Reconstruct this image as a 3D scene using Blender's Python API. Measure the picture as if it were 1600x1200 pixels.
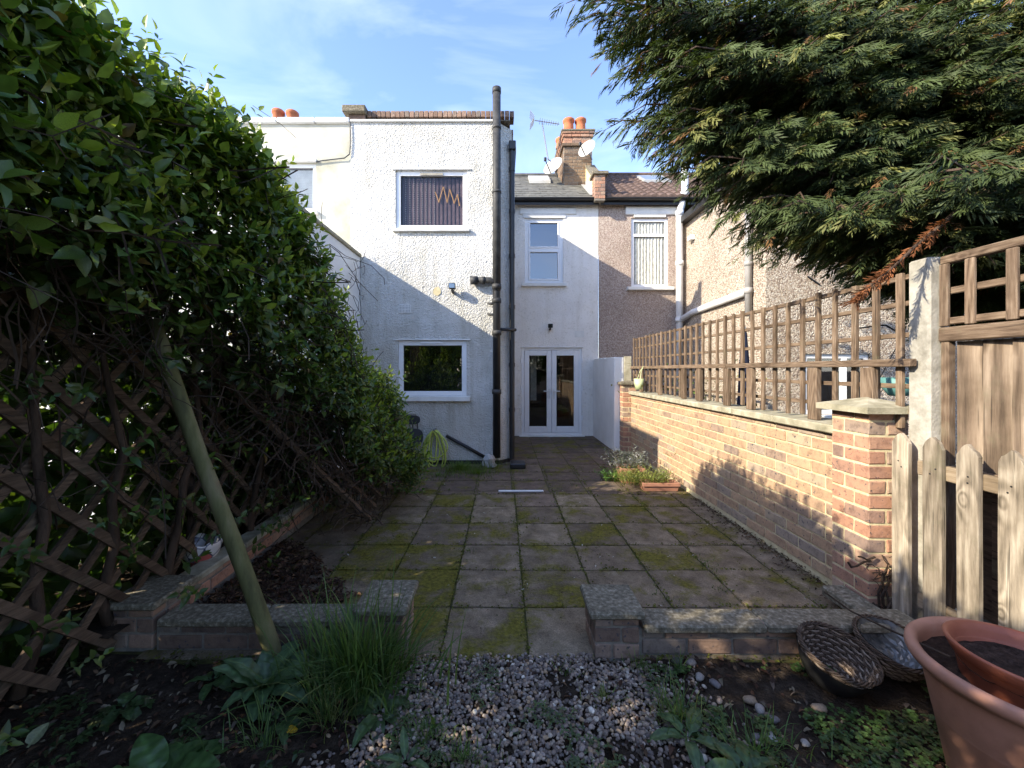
import bpy, math, random
import numpy as np
from mathutils import Vector, Matrix, noise as mnoise

random.seed(7); rng = np.random.default_rng(7)
S = bpy.context.scene
COL = S.collection
for o in list(bpy.data.objects): bpy.data.objects.remove(o)

# ------------------------------------------------------------------ camera, light, exposure
F, CX, CY, H = 640.0, 787.0, 578.0, 1.45          # focal length in photo pixels, vanishing point, eye height
def PX(u, Y): return (u - CX) * Y / F
def PZ(v, Y): return H - (v - CY) * Y / F
def AT(u, v, Y): return (PX(u, Y), Y, PZ(v, Y))

cd = bpy.data.cameras.new('camera'); cam = bpy.data.objects.new('camera', cd); COL.objects.link(cam)
cam.location = (0, 0, H); cam.rotation_euler = (math.radians(90), 0, 0)
cd.sensor_width = 36; cd.lens = 36 * F / 1600
cd.shift_x = (800 - CX) / 1600; cd.shift_y = -(600 - CY) / 1600
cd.clip_start = 0.02; cd.clip_end = 2000
S.camera = cam

SUN = Vector((-2.0, -1.0, 1.25)).normalized()     # towards the sun
EL = math.asin(SUN.z); AZ = math.atan2(SUN.x, SUN.y)
w = bpy.data.worlds.new('World'); S.world = w; w.use_nodes = True
nt = w.node_tree; N = nt.nodes; Lk = nt.links
bgn = N['Background']; bgn.inputs['Strength'].default_value = 0.145
sky = N.new('ShaderNodeTexSky'); sky.sky_type = 'NISHITA'; sky.sun_disc = False
sky.sun_elevation = EL; sky.sun_rotation = AZ; sky.air_density = 1.0; sky.dust_density = 0.6; sky.ozone_density = 2.6
tc = N.new('ShaderNodeTexCoord'); mp = N.new('ShaderNodeMapping'); mp.inputs['Scale'].default_value = (1.0, 1.6, 3.0)
mp.inputs['Rotation'].default_value = (0.3, 0.5, 0.4)
nz = N.new('ShaderNodeTexNoise'); nz.inputs['Scale'].default_value = 1.7; nz.inputs['Detail'].default_value = 6; nz.inputs['Roughness'].default_value = 0.55
nz.inputs['Distortion'].default_value = 0.8
cr = N.new('ShaderNodeValToRGB'); cr.color_ramp.elements[0].position = 0.46; cr.color_ramp.elements[1].position = 0.85
cr.color_ramp.elements[0].color = (0, 0, 0, 1); cr.color_ramp.elements[1].color = (0.30, 0.30, 0.30, 1)
mx = N.new('ShaderNodeMix'); mx.data_type = 'RGBA'; mx.inputs[7].default_value = (4.8, 5.0, 5.3, 1)
Lk.new(tc.outputs['Generated'], mp.inputs[0]); Lk.new(mp.outputs[0], nz.inputs['Vector']); Lk.new(nz.outputs['Fac'], cr.inputs[0])
Lk.new(cr.outputs[0], mx.inputs[0]); tn = N.new('ShaderNodeMix'); tn.data_type = 'RGBA'; tn.blend_type = 'MULTIPLY'; tn.inputs[0].default_value = 1.0; tn.inputs[7].default_value = (0.93, 0.90, 1.0, 1)
Lk.new(sky.outputs[0], tn.inputs[6]); Lk.new(tn.outputs[2], mx.inputs[6]); Lk.new(mx.outputs[2], bgn.inputs['Color'])

sd = bpy.data.lights.new('sun', 'SUN'); sd.energy = 2.75; sd.angle = math.radians(0.5); sd.color = (1.0, 0.90, 0.72)
so = bpy.data.objects.new('sun', sd); COL.objects.link(so)
so.rotation_euler = SUN.to_track_quat('Z', 'Y').to_euler()

S.render.engine = 'CYCLES'
S.view_settings.view_transform = 'Standard'; S.view_settings.look = 'None'
S.view_settings.exposure = 1.85; S.view_settings.gamma = 1.0; S.view_settings.use_curve_mapping = False

# ------------------------------------------------------------------ materials
def newmat(name):
    m = bpy.data.materials.new(name); m.use_nodes = True
    return m, m.node_tree.nodes, m.node_tree.links, m.node_tree.nodes['Principled BSDF']
def ramp(N, cols, interp='LINEAR'):
    r = N.new('ShaderNodeValToRGB'); r.color_ramp.interpolation = interp
    e = r.color_ramp.elements
    while len(e) < len(cols): e.new(0.5)
    for k, (p, c) in enumerate(cols):
        e[k].position = p; e[k].color = (*c, 1) if len(c) == 3 else c
    return r
def coords(N, L, scale=(1, 1, 1), rnd=True):
    t = N.new('ShaderNodeTexCoord'); m = N.new('ShaderNodeMapping'); m.inputs['Scale'].default_value = scale
    src = t.outputs['Object']
    if rnd:
        oi = N.new('ShaderNodeObjectInfo'); mu = N.new('ShaderNodeMath'); mu.operation = 'MULTIPLY'; mu.inputs[1].default_value = 37.0
        ad = N.new('ShaderNodeVectorMath'); ad.operation = 'ADD'
        L.new(oi.outputs['Random'], mu.inputs[0]); L.new(src, ad.inputs[0]); L.new(mu.outputs[0], ad.inputs[1]); src = ad.outputs[0]
    L.new(src, m.inputs[0]); return m.outputs[0]
def tex(N, L, vec, scale, detail=5, rough=0.55, dist=0.0):
    n = N.new('ShaderNodeTexNoise'); n.inputs['Scale'].default_value = scale; n.inputs['Detail'].default_value = detail
    n.inputs['Roughness'].default_value = rough; n.inputs['Distortion'].default_value = dist
    L.new(vec, n.inputs['Vector']); return n.outputs['Fac']
def mixc(N, L, fac, a, b, mode='MIX'):
    m = N.new('ShaderNodeMix'); m.data_type = 'RGBA'; m.blend_type = mode
    for sock, v in ((0, fac), (6, a), (7, b)):
        if hasattr(v, 'is_output'): L.new(v, m.inputs[sock])
        elif isinstance(v, (int, float)): m.inputs[sock].default_value = v
        else: m.inputs[sock].default_value = (*v, 1)
    return m.outputs[2]
def math_(N, L, op, a, b=0.0):
    m = N.new('ShaderNodeMath'); m.operation = op
    for i, v in ((0, a), (1, b)):
        if hasattr(v, 'is_output'): L.new(v, m.inputs[i])
        else: m.inputs[i].default_value = v
    return m.outputs[0]
def bump(N, L, bs, h, strength=0.5, dist=0.01):
    b = N.new('ShaderNodeBump'); b.inputs['Strength'].default_value = strength; b.inputs['Distance'].default_value = dist
    L.new(h, b.inputs['Height']); L.new(b.outputs[0], bs.inputs['Normal'])
def noisy(name, cols, scale=8, detail=6, rough=0.85, bs=(60, 0.3, 0.004), stretch=(1, 1, 1), spec=0.25, dist=0.0, metal=0.0):
    m, N, L, b = newmat(name); v = coords(N, L, stretch)
    r = ramp(N, cols); L.new(tex(N, L, v, scale, detail, 0.6, dist), r.inputs[0]); L.new(r.outputs[0], b.inputs['Base Color'])
    b.inputs['Roughness'].default_value = rough; b.inputs['Specular IOR Level'].default_value = spec; b.inputs['Metallic'].default_value = metal
    if bs: bump(N, L, b, tex(N, L, v, bs[0], 4), bs[1], bs[2])
    return m

def make_roughcast(name, c0, c1, scale=54, strength=1.0, drip=0.6):
    m, N, L, b = newmat(name); v = coords(N, L, rnd=False)
    big = tex(N, L, v, 1.1, 6, 0.65); st = ramp(N, [(0.36, c1), (0.56, c0)]); L.new(big, st.inputs[0])
    spk = ramp(N, [(0.33, (0.78, 0.77, 0.72)), (0.43, (1, 1, 1))]); L.new(tex(N, L, v, 26, 4, 0.7), spk.inputs[0])
    # drips and grime
    vd = coords(N, L, (6, 6, 0.5), rnd=False); dr = ramp(N, [(0.3, (0.74, 0.71, 0.63)), (0.52, (1, 1, 1))]); L.new(tex(N, L, vd, 1.5, 5, 0.6), dr.inputs[0])
    c = mixc(N, L, 1.0, st.outputs[0], spk.outputs[0], 'MULTIPLY'); c = mixc(N, L, drip, c, dr.outputs[0], 'MULTIPLY')
    L.new(c, b.inputs['Base Color']); b.inputs['Roughness'].default_value = 0.9; b.inputs['Specular IOR Level'].default_value = 0.15
    vo = N.new('ShaderNodeTexVoronoi'); vo.feature = 'SMOOTH_F1'; vo.inputs['Scale'].default_value = scale; vo.inputs['Smoothness'].default_value = 0.6
    dv = N.new('ShaderNodeTexNoise'); dv.inputs['Scale'].default_value = 20; L.new(v, dv.inputs['Vector'])
    va = N.new('ShaderNodeVectorMath'); va.operation = 'MULTIPLY_ADD'; va.inputs[1].default_value = (0.05, 0.05, 0.05)
    L.new(dv.outputs['Color'], va.inputs[0]); L.new(v, va.inputs[2]); L.new(va.outputs[0], vo.inputs['Vector'])
    hh = math_(N, L, 'ADD', vo.outputs['Distance'], math_(N, L, 'MULTIPLY', tex(N, L, v, 24, 4, 0.6), 0.9))
    pm = ramp(N, [(0.36, (0.62, 0.62, 0.62)), (0.46, (1, 1, 1))]); L.new(tex(N, L, v, 1.7, 4, 0.5, 0.4), pm.inputs[0]); hh = math_(N, L, 'MULTIPLY', hh, pm.outputs[0])
    bump(N, L, b, hh, strength, 0.016)
    return m
def make_pebbledash(name, cols, scale=75):
    m, N, L, b = newmat(name); v = coords(N, L, rnd=False)
    vo = N.new('ShaderNodeTexVoronoi'); vo.inputs['Scale'].default_value = scale; L.new(v, vo.inputs['Vector'])
    sx = N.new('ShaderNodeSeparateColor'); L.new(vo.outputs['Color'], sx.inputs[0])
    r = ramp(N, cols, 'LINEAR'); L.new(sx.outputs[0], r.inputs[0])
    big = ramp(N, [(0.35, (0.82, 0.80, 0.78)), (0.6, (1, 1, 1))]); L.new(tex(N, L, v, 0.9, 5), big.inputs[0])
    L.new(mixc(N, L, 1.0, r.outputs[0], big.outputs[0], 'MULTIPLY'), b.inputs['Base Color'])
    b.inputs['Roughness'].default_value = 0.85; b.inputs['Specular IOR Level'].default_value = 0.25
    inv = math_(N, L, 'SUBTRACT', 1.0, vo.outputs['Distance'])
    bump(N, L, b, math_(N, L, 'ADD', inv, math_(N, L, 'MULTIPLY', tex(N, L, v, 18, 3), 1.0)), 1.0, 0.02)
    return m
def make_brick(name, cols, mott=0.6):
    m, N, L, b = newmat(name); v = coords(N, L)
    oi = N.new('ShaderNodeObjectInfo'); r = ramp(N, cols); L.new(oi.outputs['Random'], r.inputs[0])
    mo = ramp(N, [(0.34, (0.42, 0.38, 0.40)), (0.5, (0.95, 0.95, 0.95)), (0.7, (1.25, 1.15, 1.05))]); L.new(tex(N, L, v, 16, 6, 0.7), mo.inputs[0])
    c = mixc(N, L, mott, r.outputs[0], mo.outputs[0], 'MULTIPLY')
    fl = ramp(N, [(0.63, (0, 0, 0)), (0.70, (1, 1, 1))]); L.new(tex(N, L, v, 45, 3, 0.5), fl.inputs[0])
    c = mixc(N, L, fl.outputs[0], c, (0.07, 0.065, 0.075))
    L.new(c, b.inputs['Base Color']); b.inputs['Roughness'].default_value = 0.85; b.inputs['Specular IOR Level'].default_value = 0.2
    bump(N, L, b, tex(N, L, v, 55, 5, 0.7), 0.7, 0.006)
    return m
def make_wood(name, c_dark, c_mid, c_light, axis='z', fine=26, rough=0.85, grain=0.14):
    m, N, L, b = newmat(name); sc = {'z': (1, 1, 0.07), 'y': (1, 0.07, 1), 'x': (0.07, 1, 1)}[axis]
    v = coords(N, L, sc)
    vg = coords(N, L, {'z': (1, 1, 0.16), 'y': (1, 0.16, 1), 'x': (0.16, 1, 1)}[axis])
    vk = N.new('ShaderNodeTexVoronoi'); vk.inputs['Scale'].default_value = 3.2
    vkm = coords(N, L, {'z': (1.3, 1.3, 0.8), 'y': (1.3, 0.8, 1.3), 'x': (0.8, 1.3, 1.3)}[axis]); L.new(vkm, vk.inputs['Vector'])
    kn = ramp(N, [(0.0, (1, 1, 1)), (0.14, (0.25, 0.25, 0.25)), (0.30, (0, 0, 0))]); L.new(vk.outputs['Distance'], kn.inputs[0])
    low = math_(N, L, 'ADD', tex(N, L, vg, 3.0, 2, 0.4, 0.3), math_(N, L, 'MULTIPLY', kn.outputs[0], 0.20))
    rg = math_(N, L, 'ADD', math_(N, L, 'MULTIPLY', math_(N, L, 'SINE', math_(N, L, 'MULTIPLY', low, fine * 6.0)), 0.5), 0.5)
    n1 = tex(N, L, v, fine * 4, 5, 0.7); f = math_(N, L, 'ADD', math_(N, L, 'MULTIPLY', rg, grain), math_(N, L, 'MULTIPLY', n1, 1.0 - grain))
    f = math_(N, L, 'SUBTRACT', f, math_(N, L, 'MULTIPLY', kn.outputs[0], 0.16))
    r = ramp(N, [(0.25, c_dark), (0.5, c_mid), (0.75, c_light)]); L.new(f, r.inputs[0]); c = r.outputs[0]
    v2 = coords(N, L, (1, 1, 1)); bl = ramp(N, [(0.35, (0.6, 0.58, 0.55)), (0.55, (1, 1, 1))]); L.new(tex(N, L, v2, 3.5, 4), bl.inputs[0])
    c = mixc(N, L, 0.8, c, bl.outputs[0], 'MULTIPLY')
    oi = N.new('ShaderNodeObjectInfo'); rr = ramp(N, [(0, (0.78, 0.76, 0.74)), (1, (1.1, 1.08, 1.05))]); L.new(oi.outputs['Random'], rr.inputs[0])
    c = mixc(N, L, 1.0, c, rr.outputs[0], 'MULTIPLY')
    vs_ = coords(N, L, {'z': (1, 1, 0.025), 'y': (1, 0.025, 1), 'x': (0.025, 1, 1)}[axis]); ck = ramp(N, [(0.66, (0, 0, 0)), (0.70, (1, 1, 1))]); L.new(tex(N, L, vs_, 70, 2, 0.5), ck.inputs[0])
    c = mixc(N, L, math_(N, L, 'MULTIPLY', ck.outputs[0], 0.75), c, tuple(q*0.35 for q in c_dark))
    al = ramp(N, [(0.56, (0, 0, 0)), (0.72, (0.5, 0.5, 0.5))]); L.new(tex(N, L, v2, 5.5, 6, 0.7), al.inputs[0]); c = mixc(N, L, al.outputs[0], c, (0.13, 0.125, 0.075))
    L.new(c, b.inputs['Base Color']); b.inputs['Roughness'].default_value = rough; b.inputs['Specular IOR Level'].default_value = 0.2
    bump(N, L, b, f, 0.6, 0.004)
    return m
def make_slab(name):
    m, N, L, b = newmat(name); v = coords(N, L)
    oi = N.new('ShaderNodeObjectInfo'); sep = N.new('ShaderNodeSeparateColor'); L.new(oi.outputs['Color'], sep.inputs[0])
    base = ramp(N, [(0.28, (0.088, 0.066, 0.042)), (0.5, (0.205, 0.160, 0.105)), (0.72, (0.36, 0.285, 0.195))]); L.new(tex(N, L, v, 6, 8, 0.72), base.inputs[0])
    red = ramp(N, [(0.28, (0.095, 0.070, 0.053)), (0.6, (0.20, 0.145, 0.110)), (0.75, (0.30, 0.225, 0.175))]); L.new(tex(N, L, v, 6, 8, 0.7), red.inputs[0])
    c = mixc(N, L, sep.outputs[2], base.outputs[0], red.outputs[0])
    gr = ramp(N, [(0.36, (0.55, 0.55, 0.55)), (0.5, (1, 1, 1)), (0.68, (1.3, 1.28, 1.22))]); L.new(tex(N, L, v, 130, 3, 0.7), gr.inputs[0])
    c = mixc(N, L, 0.8, c, gr.outputs[0], 'MULTIPLY')
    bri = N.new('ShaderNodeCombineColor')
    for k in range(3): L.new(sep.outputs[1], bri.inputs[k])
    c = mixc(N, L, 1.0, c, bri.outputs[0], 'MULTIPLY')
    # moss: patches set by the slab's own amount
    geo = N.new('ShaderNodeNewGeometry'); n1 = tex(N, L, geo.outputs['Position'], 3.4, 9, 0.66, 0.3); n2 = tex(N, L, v, 60, 4, 0.7)
    f = math_(N, L, 'ADD', math_(N, L, 'ADD', math_(N, L, 'MULTIPLY', n1, 1.7), math_(N, L, 'MULTIPLY', n2, 0.30)), math_(N, L, 'MULTIPLY', sep.outputs[0], 0.62))
    mk = ramp(N, [(0.10, (0, 0, 0)), (0.34, (0.94, 0.94, 0.94))]); L.new(math_(N, L, 'SUBTRACT', f, 0.985), mk.inputs[0])
    ms = ramp(N, [(0.3, (0.050, 0.045, 0.008)), (0.5, (0.125, 0.112, 0.013)), (0.7, (0.21, 0.182, 0.025))]); L.new(tex(N, L, v, 40, 5, 0.7), ms.inputs[0])
    c = mixc(N, L, mk.outputs[0], c, ms.outputs[0])
    L.new(c, b.inputs['Base Color']); b.inputs['Roughness'].default_value = 0.9; b.inputs['Specular IOR Level'].default_value = 0.2
    hh = math_(N, L, 'ADD', tex(N, L, v, 90, 5, 0.7), math_(N, L, 'MULTIPLY', mk.outputs[0], math_(N, L, 'MULTIPLY', n2, 3.0)))
    bump(N, L, b, hh, 0.55, 0.006)
    return m
def make_leaf(name, transl=0.35, rough=0.45, spec=0.4):
    m, N, L, b = newmat(name)
    at = N.new('ShaderNodeAttribute'); at.attribute_name = 'tint'
    t = N.new('ShaderNodeTexCoord'); n = N.new('ShaderNodeTexNoise'); n.inputs['Scale'].default_value = 30; L.new(t.outputs['Object'], n.inputs['Vector'])
    r = ramp(N, [(0.3, (0.75, 0.75, 0.75)), (0.7, (1.15, 1.15, 1.1))]); L.new(n.outputs['Fac'], r.inputs[0])
    c = mixc(N, L, 1.0, at.outputs['Color'], r.outputs[0], 'MULTIPLY')
    L.new(c, b.inputs['Base Color']); b.inputs['Roughness'].default_value = rough; b.inputs['Specular IOR Level'].default_value = spec
    tr = N.new('ShaderNodeBsdfTranslucent'); tcx = mixc(N, L, 1.0, c, (1.5, 1.7, 0.5), 'MULTIPLY'); L.new(tcx, tr.inputs['Color'])
    ms = N.new('ShaderNodeMixShader'); ms.inputs[0].default_value = transl
    L.new(b.outputs[0], ms.inputs[1]); L.new(tr.outputs[0], ms.inputs[2]); L.new(ms.outputs[0], N['Material Output'].inputs['Surface'])
    return m
def make_glass(name, ior=2.0, tint=(0.85, 0.88, 0.88)):
    m, N, L, b = newmat(name); N.remove(b)
    t = N.new('ShaderNodeBsdfTransparent'); t.inputs[0].default_value = (*tint, 1)
    g = N.new('ShaderNodeBsdfGlossy'); g.inputs['Roughness'].default_value = 0.015; g.inputs['Color'].default_value = (0.95, 0.97, 1, 1)
    f = N.new('ShaderNodeFresnel'); f.inputs['IOR'].default_value = ior
    ge = N.new('ShaderNodeNewGeometry'); fr = math_(N, L, 'MULTIPLY', f.outputs[0], math_(N, L, 'SUBTRACT', 1.0, ge.outputs['Backfacing']))
    ms = N.new('ShaderNodeMixShader'); L.new(fr, ms.inputs[0]); L.new(t.outputs[0], ms.inputs[1]); L.new(g.outputs[0], ms.inputs[2])
    L.new(ms.outputs[0], N['Material Output'].inputs['Surface'])
    return m
def plain(name, c, rough=0.5, spec=0.4, metal=0.0, var=0.12, scale=6):
    lo = tuple(x * (1 - var) for x in c); hi = tuple(min(1, x * (1 + var)) for x in c)
    return noisy(name, [(0.3, lo), (0.7, hi)], scale, 5, rough, (80, 0.12, 0.002), spec=spec, metal=metal)

M = dict(
    white=make_roughcast('white_roughcast', (0.66, 0.65, 0.615), (0.53, 0.515, 0.465)),
    white2=make_roughcast('white_roughcast_rear', (0.84, 0.805, 0.75), (0.74, 0.70, 0.645), 66, 0.6, 0.3),
    cream=noisy('cream_render', [(0.3, (0.38, 0.365, 0.28)), (0.5, (0.52, 0.505, 0.42)), (0.7, (0.60, 0.58, 0.50))], 2.2, 8, 0.9, (30, 0.35, 0.006), spec=0.15),
    extwhite=noisy('extension_paint', [(0.3, (0.72, 0.71, 0.68)), (0.6, (0.84, 0.835, 0.81))], 2, 7, 0.9, (26, 0.6, 0.012), spec=0.15),
    pebble=make_pebbledash('pebbledash', [(0.0, (0.27, 0.20, 0.17)), (0.25, (0.42, 0.32, 0.27)), (0.55, (0.52, 0.41, 0.345)), (0.8, (0.60, 0.50, 0.425)), (1.0, (0.68, 0.61, 0.53))]),
    pebble2=make_pebbledash('pebbledash_wing', [(0.0, (0.22, 0.16, 0.125)), (0.25, (0.38, 0.30, 0.235)), (0.55, (0.52, 0.435, 0.345)), (0.8, (0.62, 0.55, 0.45)), (1.0, (0.72, 0.68, 0.60))], 62),
    upvc=plain('white_upvc', (0.80, 0.80, 0.80), 0.35, 0.4, var=0.03),
    sillw=plain('painted_sill', (0.72, 0.71, 0.67), 0.6, 0.3, var=0.1),
    glass=make_glass('window_glass', 2.5), glassd=make_glass('door_glass', 1.75, (0.8, 0.8, 0.8)), glassl=make_glass('clear_glass', 1.42, (0.92, 0.92, 0.92)),
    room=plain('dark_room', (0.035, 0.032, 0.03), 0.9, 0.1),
    blindm=plain('mauve_blind', (0.095, 0.068, 0.075), 0.8, 0.1, var=0.2), blinde=plain('blind_cord', (0.40, 0.38, 0.37), 0.8, 0.1),
    blindw=plain('pale_blind', (0.78, 0.84, 0.85), 0.6, 0.2), net=plain('net_curtain', (0.70, 0.70, 0.62), 0.9, 0.1, var=0.25, scale=14),
    black=plain('black_plastic', (0.018, 0.018, 0.019), 0.4, 0.45, var=0.3), grey=noisy('grey_pipe', [(0.3, (0.030, 0.030, 0.030)), (0.7, (0.075, 0.074, 0.070))], 9, 6, 0.55, (60, 0.2, 0.003)),
    pipew=plain('white_pipe', (0.66, 0.66, 0.65), 0.45, 0.4, var=0.1), pipeg=plain('pale_grey_pipe', (0.34, 0.33, 0.32), 0.5, 0.4, var=0.15),
    brick=make_brick('multi_brick', [(0.0, (0.27, 0.20, 0.155)), (0.2, (0.37, 0.25, 0.165)), (0.45, (0.43, 0.285, 0.175)), (0.7, (0.46, 0.315, 0.195)), (0.85, (0.42, 0.32, 0.215)), (1.0, (0.33, 0.26, 0.20))]),
    brickred=make_brick('red_brick', [(0.0, (0.25, 0.18, 0.145)), (0.35, (0.40, 0.215, 0.14)), (0.7, (0.44, 0.24, 0.155)), (0.85, (0.40, 0.285, 0.20)), (1.0, (0.27, 0.21, 0.17))]),
    brickold=make_brick('weathered_brick', [(0.0, (0.14, 0.10, 0.08)), (0.4, (0.26, 0.17, 0.12)), (0.7, (0.33, 0.22, 0.16)), (1.0, (0.20, 0.17, 0.14))]),
    stock=make_brick('stock_brick', [(0.0, (0.12, 0.085, 0.06)), (0.4, (0.22, 0.15, 0.095)), (0.7, (0.28, 0.20, 0.13)), (1.0, (0.17, 0.13, 0.10))]),
    mortar=noisy('mortar', [(0.3, (0.50, 0.42, 0.24)), (0.7, (0.68, 0.59, 0.37))], 20, 5, 0.95, (90, 0.6, 0.006)),
    mortard=noisy('dark_mortar', [(0.3, (0.13, 0.115, 0.095)), (0.7, (0.26, 0.235, 0.19))], 20, 5, 0.95, (90, 0.6, 0.006)),
    cope=noisy('coping_stone', [(0.25, (0.17, 0.155, 0.10)), (0.5, (0.34, 0.31, 0.22)), (0.75, (0.52, 0.48, 0.37))], 9, 9, 0.9, (90, 0.5, 0.006)),
    coped=noisy('grey_coping', [(0.25, (0.060, 0.050, 0.032)), (0.5, (0.165, 0.142, 0.098)), (0.72, (0.36, 0.32, 0.24))], 48, 9, 0.92, (120, 0.7, 0.006)),
    conc=noisy('concrete', [(0.25, (0.19, 0.175, 0.14)), (0.5, (0.33, 0.31, 0.26)), (0.75, (0.48, 0.45, 0.39))], 12, 9, 0.9, (70, 0.6, 0.006)),
    slab=make_slab('paving_slab'),
    joint=noisy('mossy_joint', [(0.3, (0.03, 0.026, 0.016)), (0.55, (0.075, 0.075, 0.018)), (0.8, (0.15, 0.13, 0.05))], 12, 6, 0.95, (60, 0.7, 0.01)),
    soil=noisy('soil', [(0.3, (0.014, 0.010, 0.007)), (0.55, (0.045, 0.032, 0.022)), (0.75, (0.10, 0.075, 0.052))], 16, 10, 0.95, (70, 1.0, 0.02), spec=0.1),
    wood=make_wood('trellis_wood', (0.075, 0.050, 0.034), (0.18, 0.128, 0.088), (0.31, 0.24, 0.175), 'z'),
    woody=make_wood('trellis_rail', (0.075, 0.050, 0.034), (0.18, 0.128, 0.088), (0.30, 0.23, 0.165), 'y'),
    oldwood=make_wood('old_trellis_wood', (0.045, 0.03, 0.02), (0.11, 0.075, 0.05), (0.19, 0.13, 0.09), 'y'),
    board=make_wood('fence_board', (0.085, 0.062, 0.044), (0.20, 0.150, 0.108), (0.33, 0.265, 0.20), 'z', 12, grain=0.30),
    picket=make_wood('picket_wood', (0.12, 0.10, 0.075), (0.32, 0.272, 0.208), (0.52, 0.465, 0.375), 'z', 16, grain=0.20),
    picky=make_wood('picket_rail', (0.13, 0.10, 0.068), (0.32, 0.25, 0.17), (0.46, 0.38, 0.28), 'y', 16),
    pole=noisy('green_pole', [(0.3, (0.045, 0.042, 0.018)), (0.5, (0.12, 0.115, 0.045)), (0.64, (0.17, 0.15, 0.075)), (0.78, (0.12, 0.085, 0.05))], 12, 9, 0.85, (60, 0.5, 0.004), stretch=(1, 1, 0.2)),
    bark=noisy('bark', [(0.3, (0.03, 0.02, 0.013)), (0.6, (0.085, 0.055, 0.037)), (0.8, (0.14, 0.095, 0.065))], 14, 7, 0.95, (50, 0.9, 0.012), stretch=(1, 1, 0.3)),
    twig=plain('twig', (0.055, 0.038, 0.027), 0.9, 0.15, var=0.4, scale=8),
    leaf=make_leaf('leaf', 0.28, 0.4, 0.45), grass=make_leaf('grass_blade', 0.3, 0.5, 0.3), conifer=make_leaf('conifer_spray', 0.16, 0.6, 0.25), dry=make_leaf('dry_leaf', 0.1, 0.8, 0.15),
    slate=None, tile=plain('roof_tile', (0.125, 0.085, 0.068), 0.8, 0.2, var=0.4, scale=12),
    terra=noisy('terracotta_plastic', [(0.28, (0.27, 0.125, 0.078)), (0.46, (0.38, 0.185, 0.118)), (0.64, (0.45, 0.225, 0.15)), (0.8, (0.50, 0.33, 0.24))], 6, 9, 0.6, (70, 0.15, 0.003), spec=0.35),
    terrad=noisy('orange_plastic', [(0.28, (0.20, 0.062, 0.034)), (0.48, (0.30, 0.088, 0.046)), (0.68, (0.36, 0.115, 0.062))], 7, 9, 0.5, (70, 0.12, 0.003), spec=0.4),
    clay=noisy('chimney_clay', [(0.3, (0.42, 0.13, 0.06)), (0.7, (0.58, 0.20, 0.09))], 9, 6, 0.8, (50, 0.3, 0.004)),
    compost=noisy('compost', [(0.3, (0.020, 0.013, 0.010)), (0.6, (0.055, 0.036, 0.028)), (0.8, (0.12, 0.085, 0.065))], 40, 8, 0.95, (90, 1.0, 0.015), spec=0.1),
    wicker=noisy('wicker', [(0.32, (0.045, 0.030, 0.021)), (0.52, (0.080, 0.055, 0.038)), (0.72, (0.125, 0.09, 0.065))], 22, 5, 0.7, (60, 0.4, 0.004)),
    wickerd=noisy('wicker_light', [(0.32, (0.15, 0.11, 0.08)), (0.52, (0.24, 0.185, 0.14)), (0.72, (0.34, 0.28, 0.22))], 22, 5, 0.7, (60, 0.4, 0.004)),
    liner=plain('plastic_liner', (0.10, 0.10, 0.095), 0.25, 0.6, var=0.6, scale=12),
    ceramic=None, hose=plain('green_hose', (0.46, 0.52, 0.10), 0.45, 0.4, var=0.15), dish=plain('dish_grey', (0.42, 0.41, 0.38), 0.5, 0.4), metal=plain('galvanised', (0.30, 0.30, 0.30), 0.4, 0.5, 0.6),
    chair=plain('dark_chair', (0.035, 0.036, 0.04), 0.5, 0.4, var=0.3), lead=plain('lead_flashing', (0.35, 0.35, 0.34), 0.6, 0.3), felt=plain('roof_felt', (0.10, 0.10, 0.095), 0.9, 0.1, var=0.3),
    bucket=plain('pale_green_tin', (0.50, 0.56, 0.30), 0.5, 0.4), teal=plain('teal_plastic', (0.10, 0.25, 0.24), 0.5, 0.4), navy=plain('navy_cloth', (0.02, 0.025, 0.05), 0.9, 0.1),
    orange=plain('orange_reflection', (0.42, 0.23, 0.08), 0.7, 0.2), handle=plain('door_handle', (0.7, 0.7, 0.68), 0.3, 0.5), yellow=plain('yellow_leaf', (0.55, 0.36, 0.03), 0.6, 0.2),  # orange: painted colour of the reflection in the upper wing window
)
def make_slate():
    m, N, L, b = newmat('slate_roof'); v = coords(N, L, rnd=False)
    vx = N.new('ShaderNodeMapping'); vx.inputs['Scale'].default_value = (1, 1, 1); L.new(v, vx.inputs[0])
    r = ramp(N, [(0.3, (0.075, 0.072, 0.06)), (0.5, (0.125, 0.12, 0.10)), (0.72, (0.19, 0.18, 0.145))]); L.new(tex(N, L, v, 7, 8, 0.7), r.inputs[0])
    L.new(r.outputs[0], b.inputs['Base Color']); b.inputs['Roughness'].default_value = 0.75
    bump(N, L, b, tex(N, L, v, 30, 4), 0.4, 0.006); return m
M['slate'] = make_slate()
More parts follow.
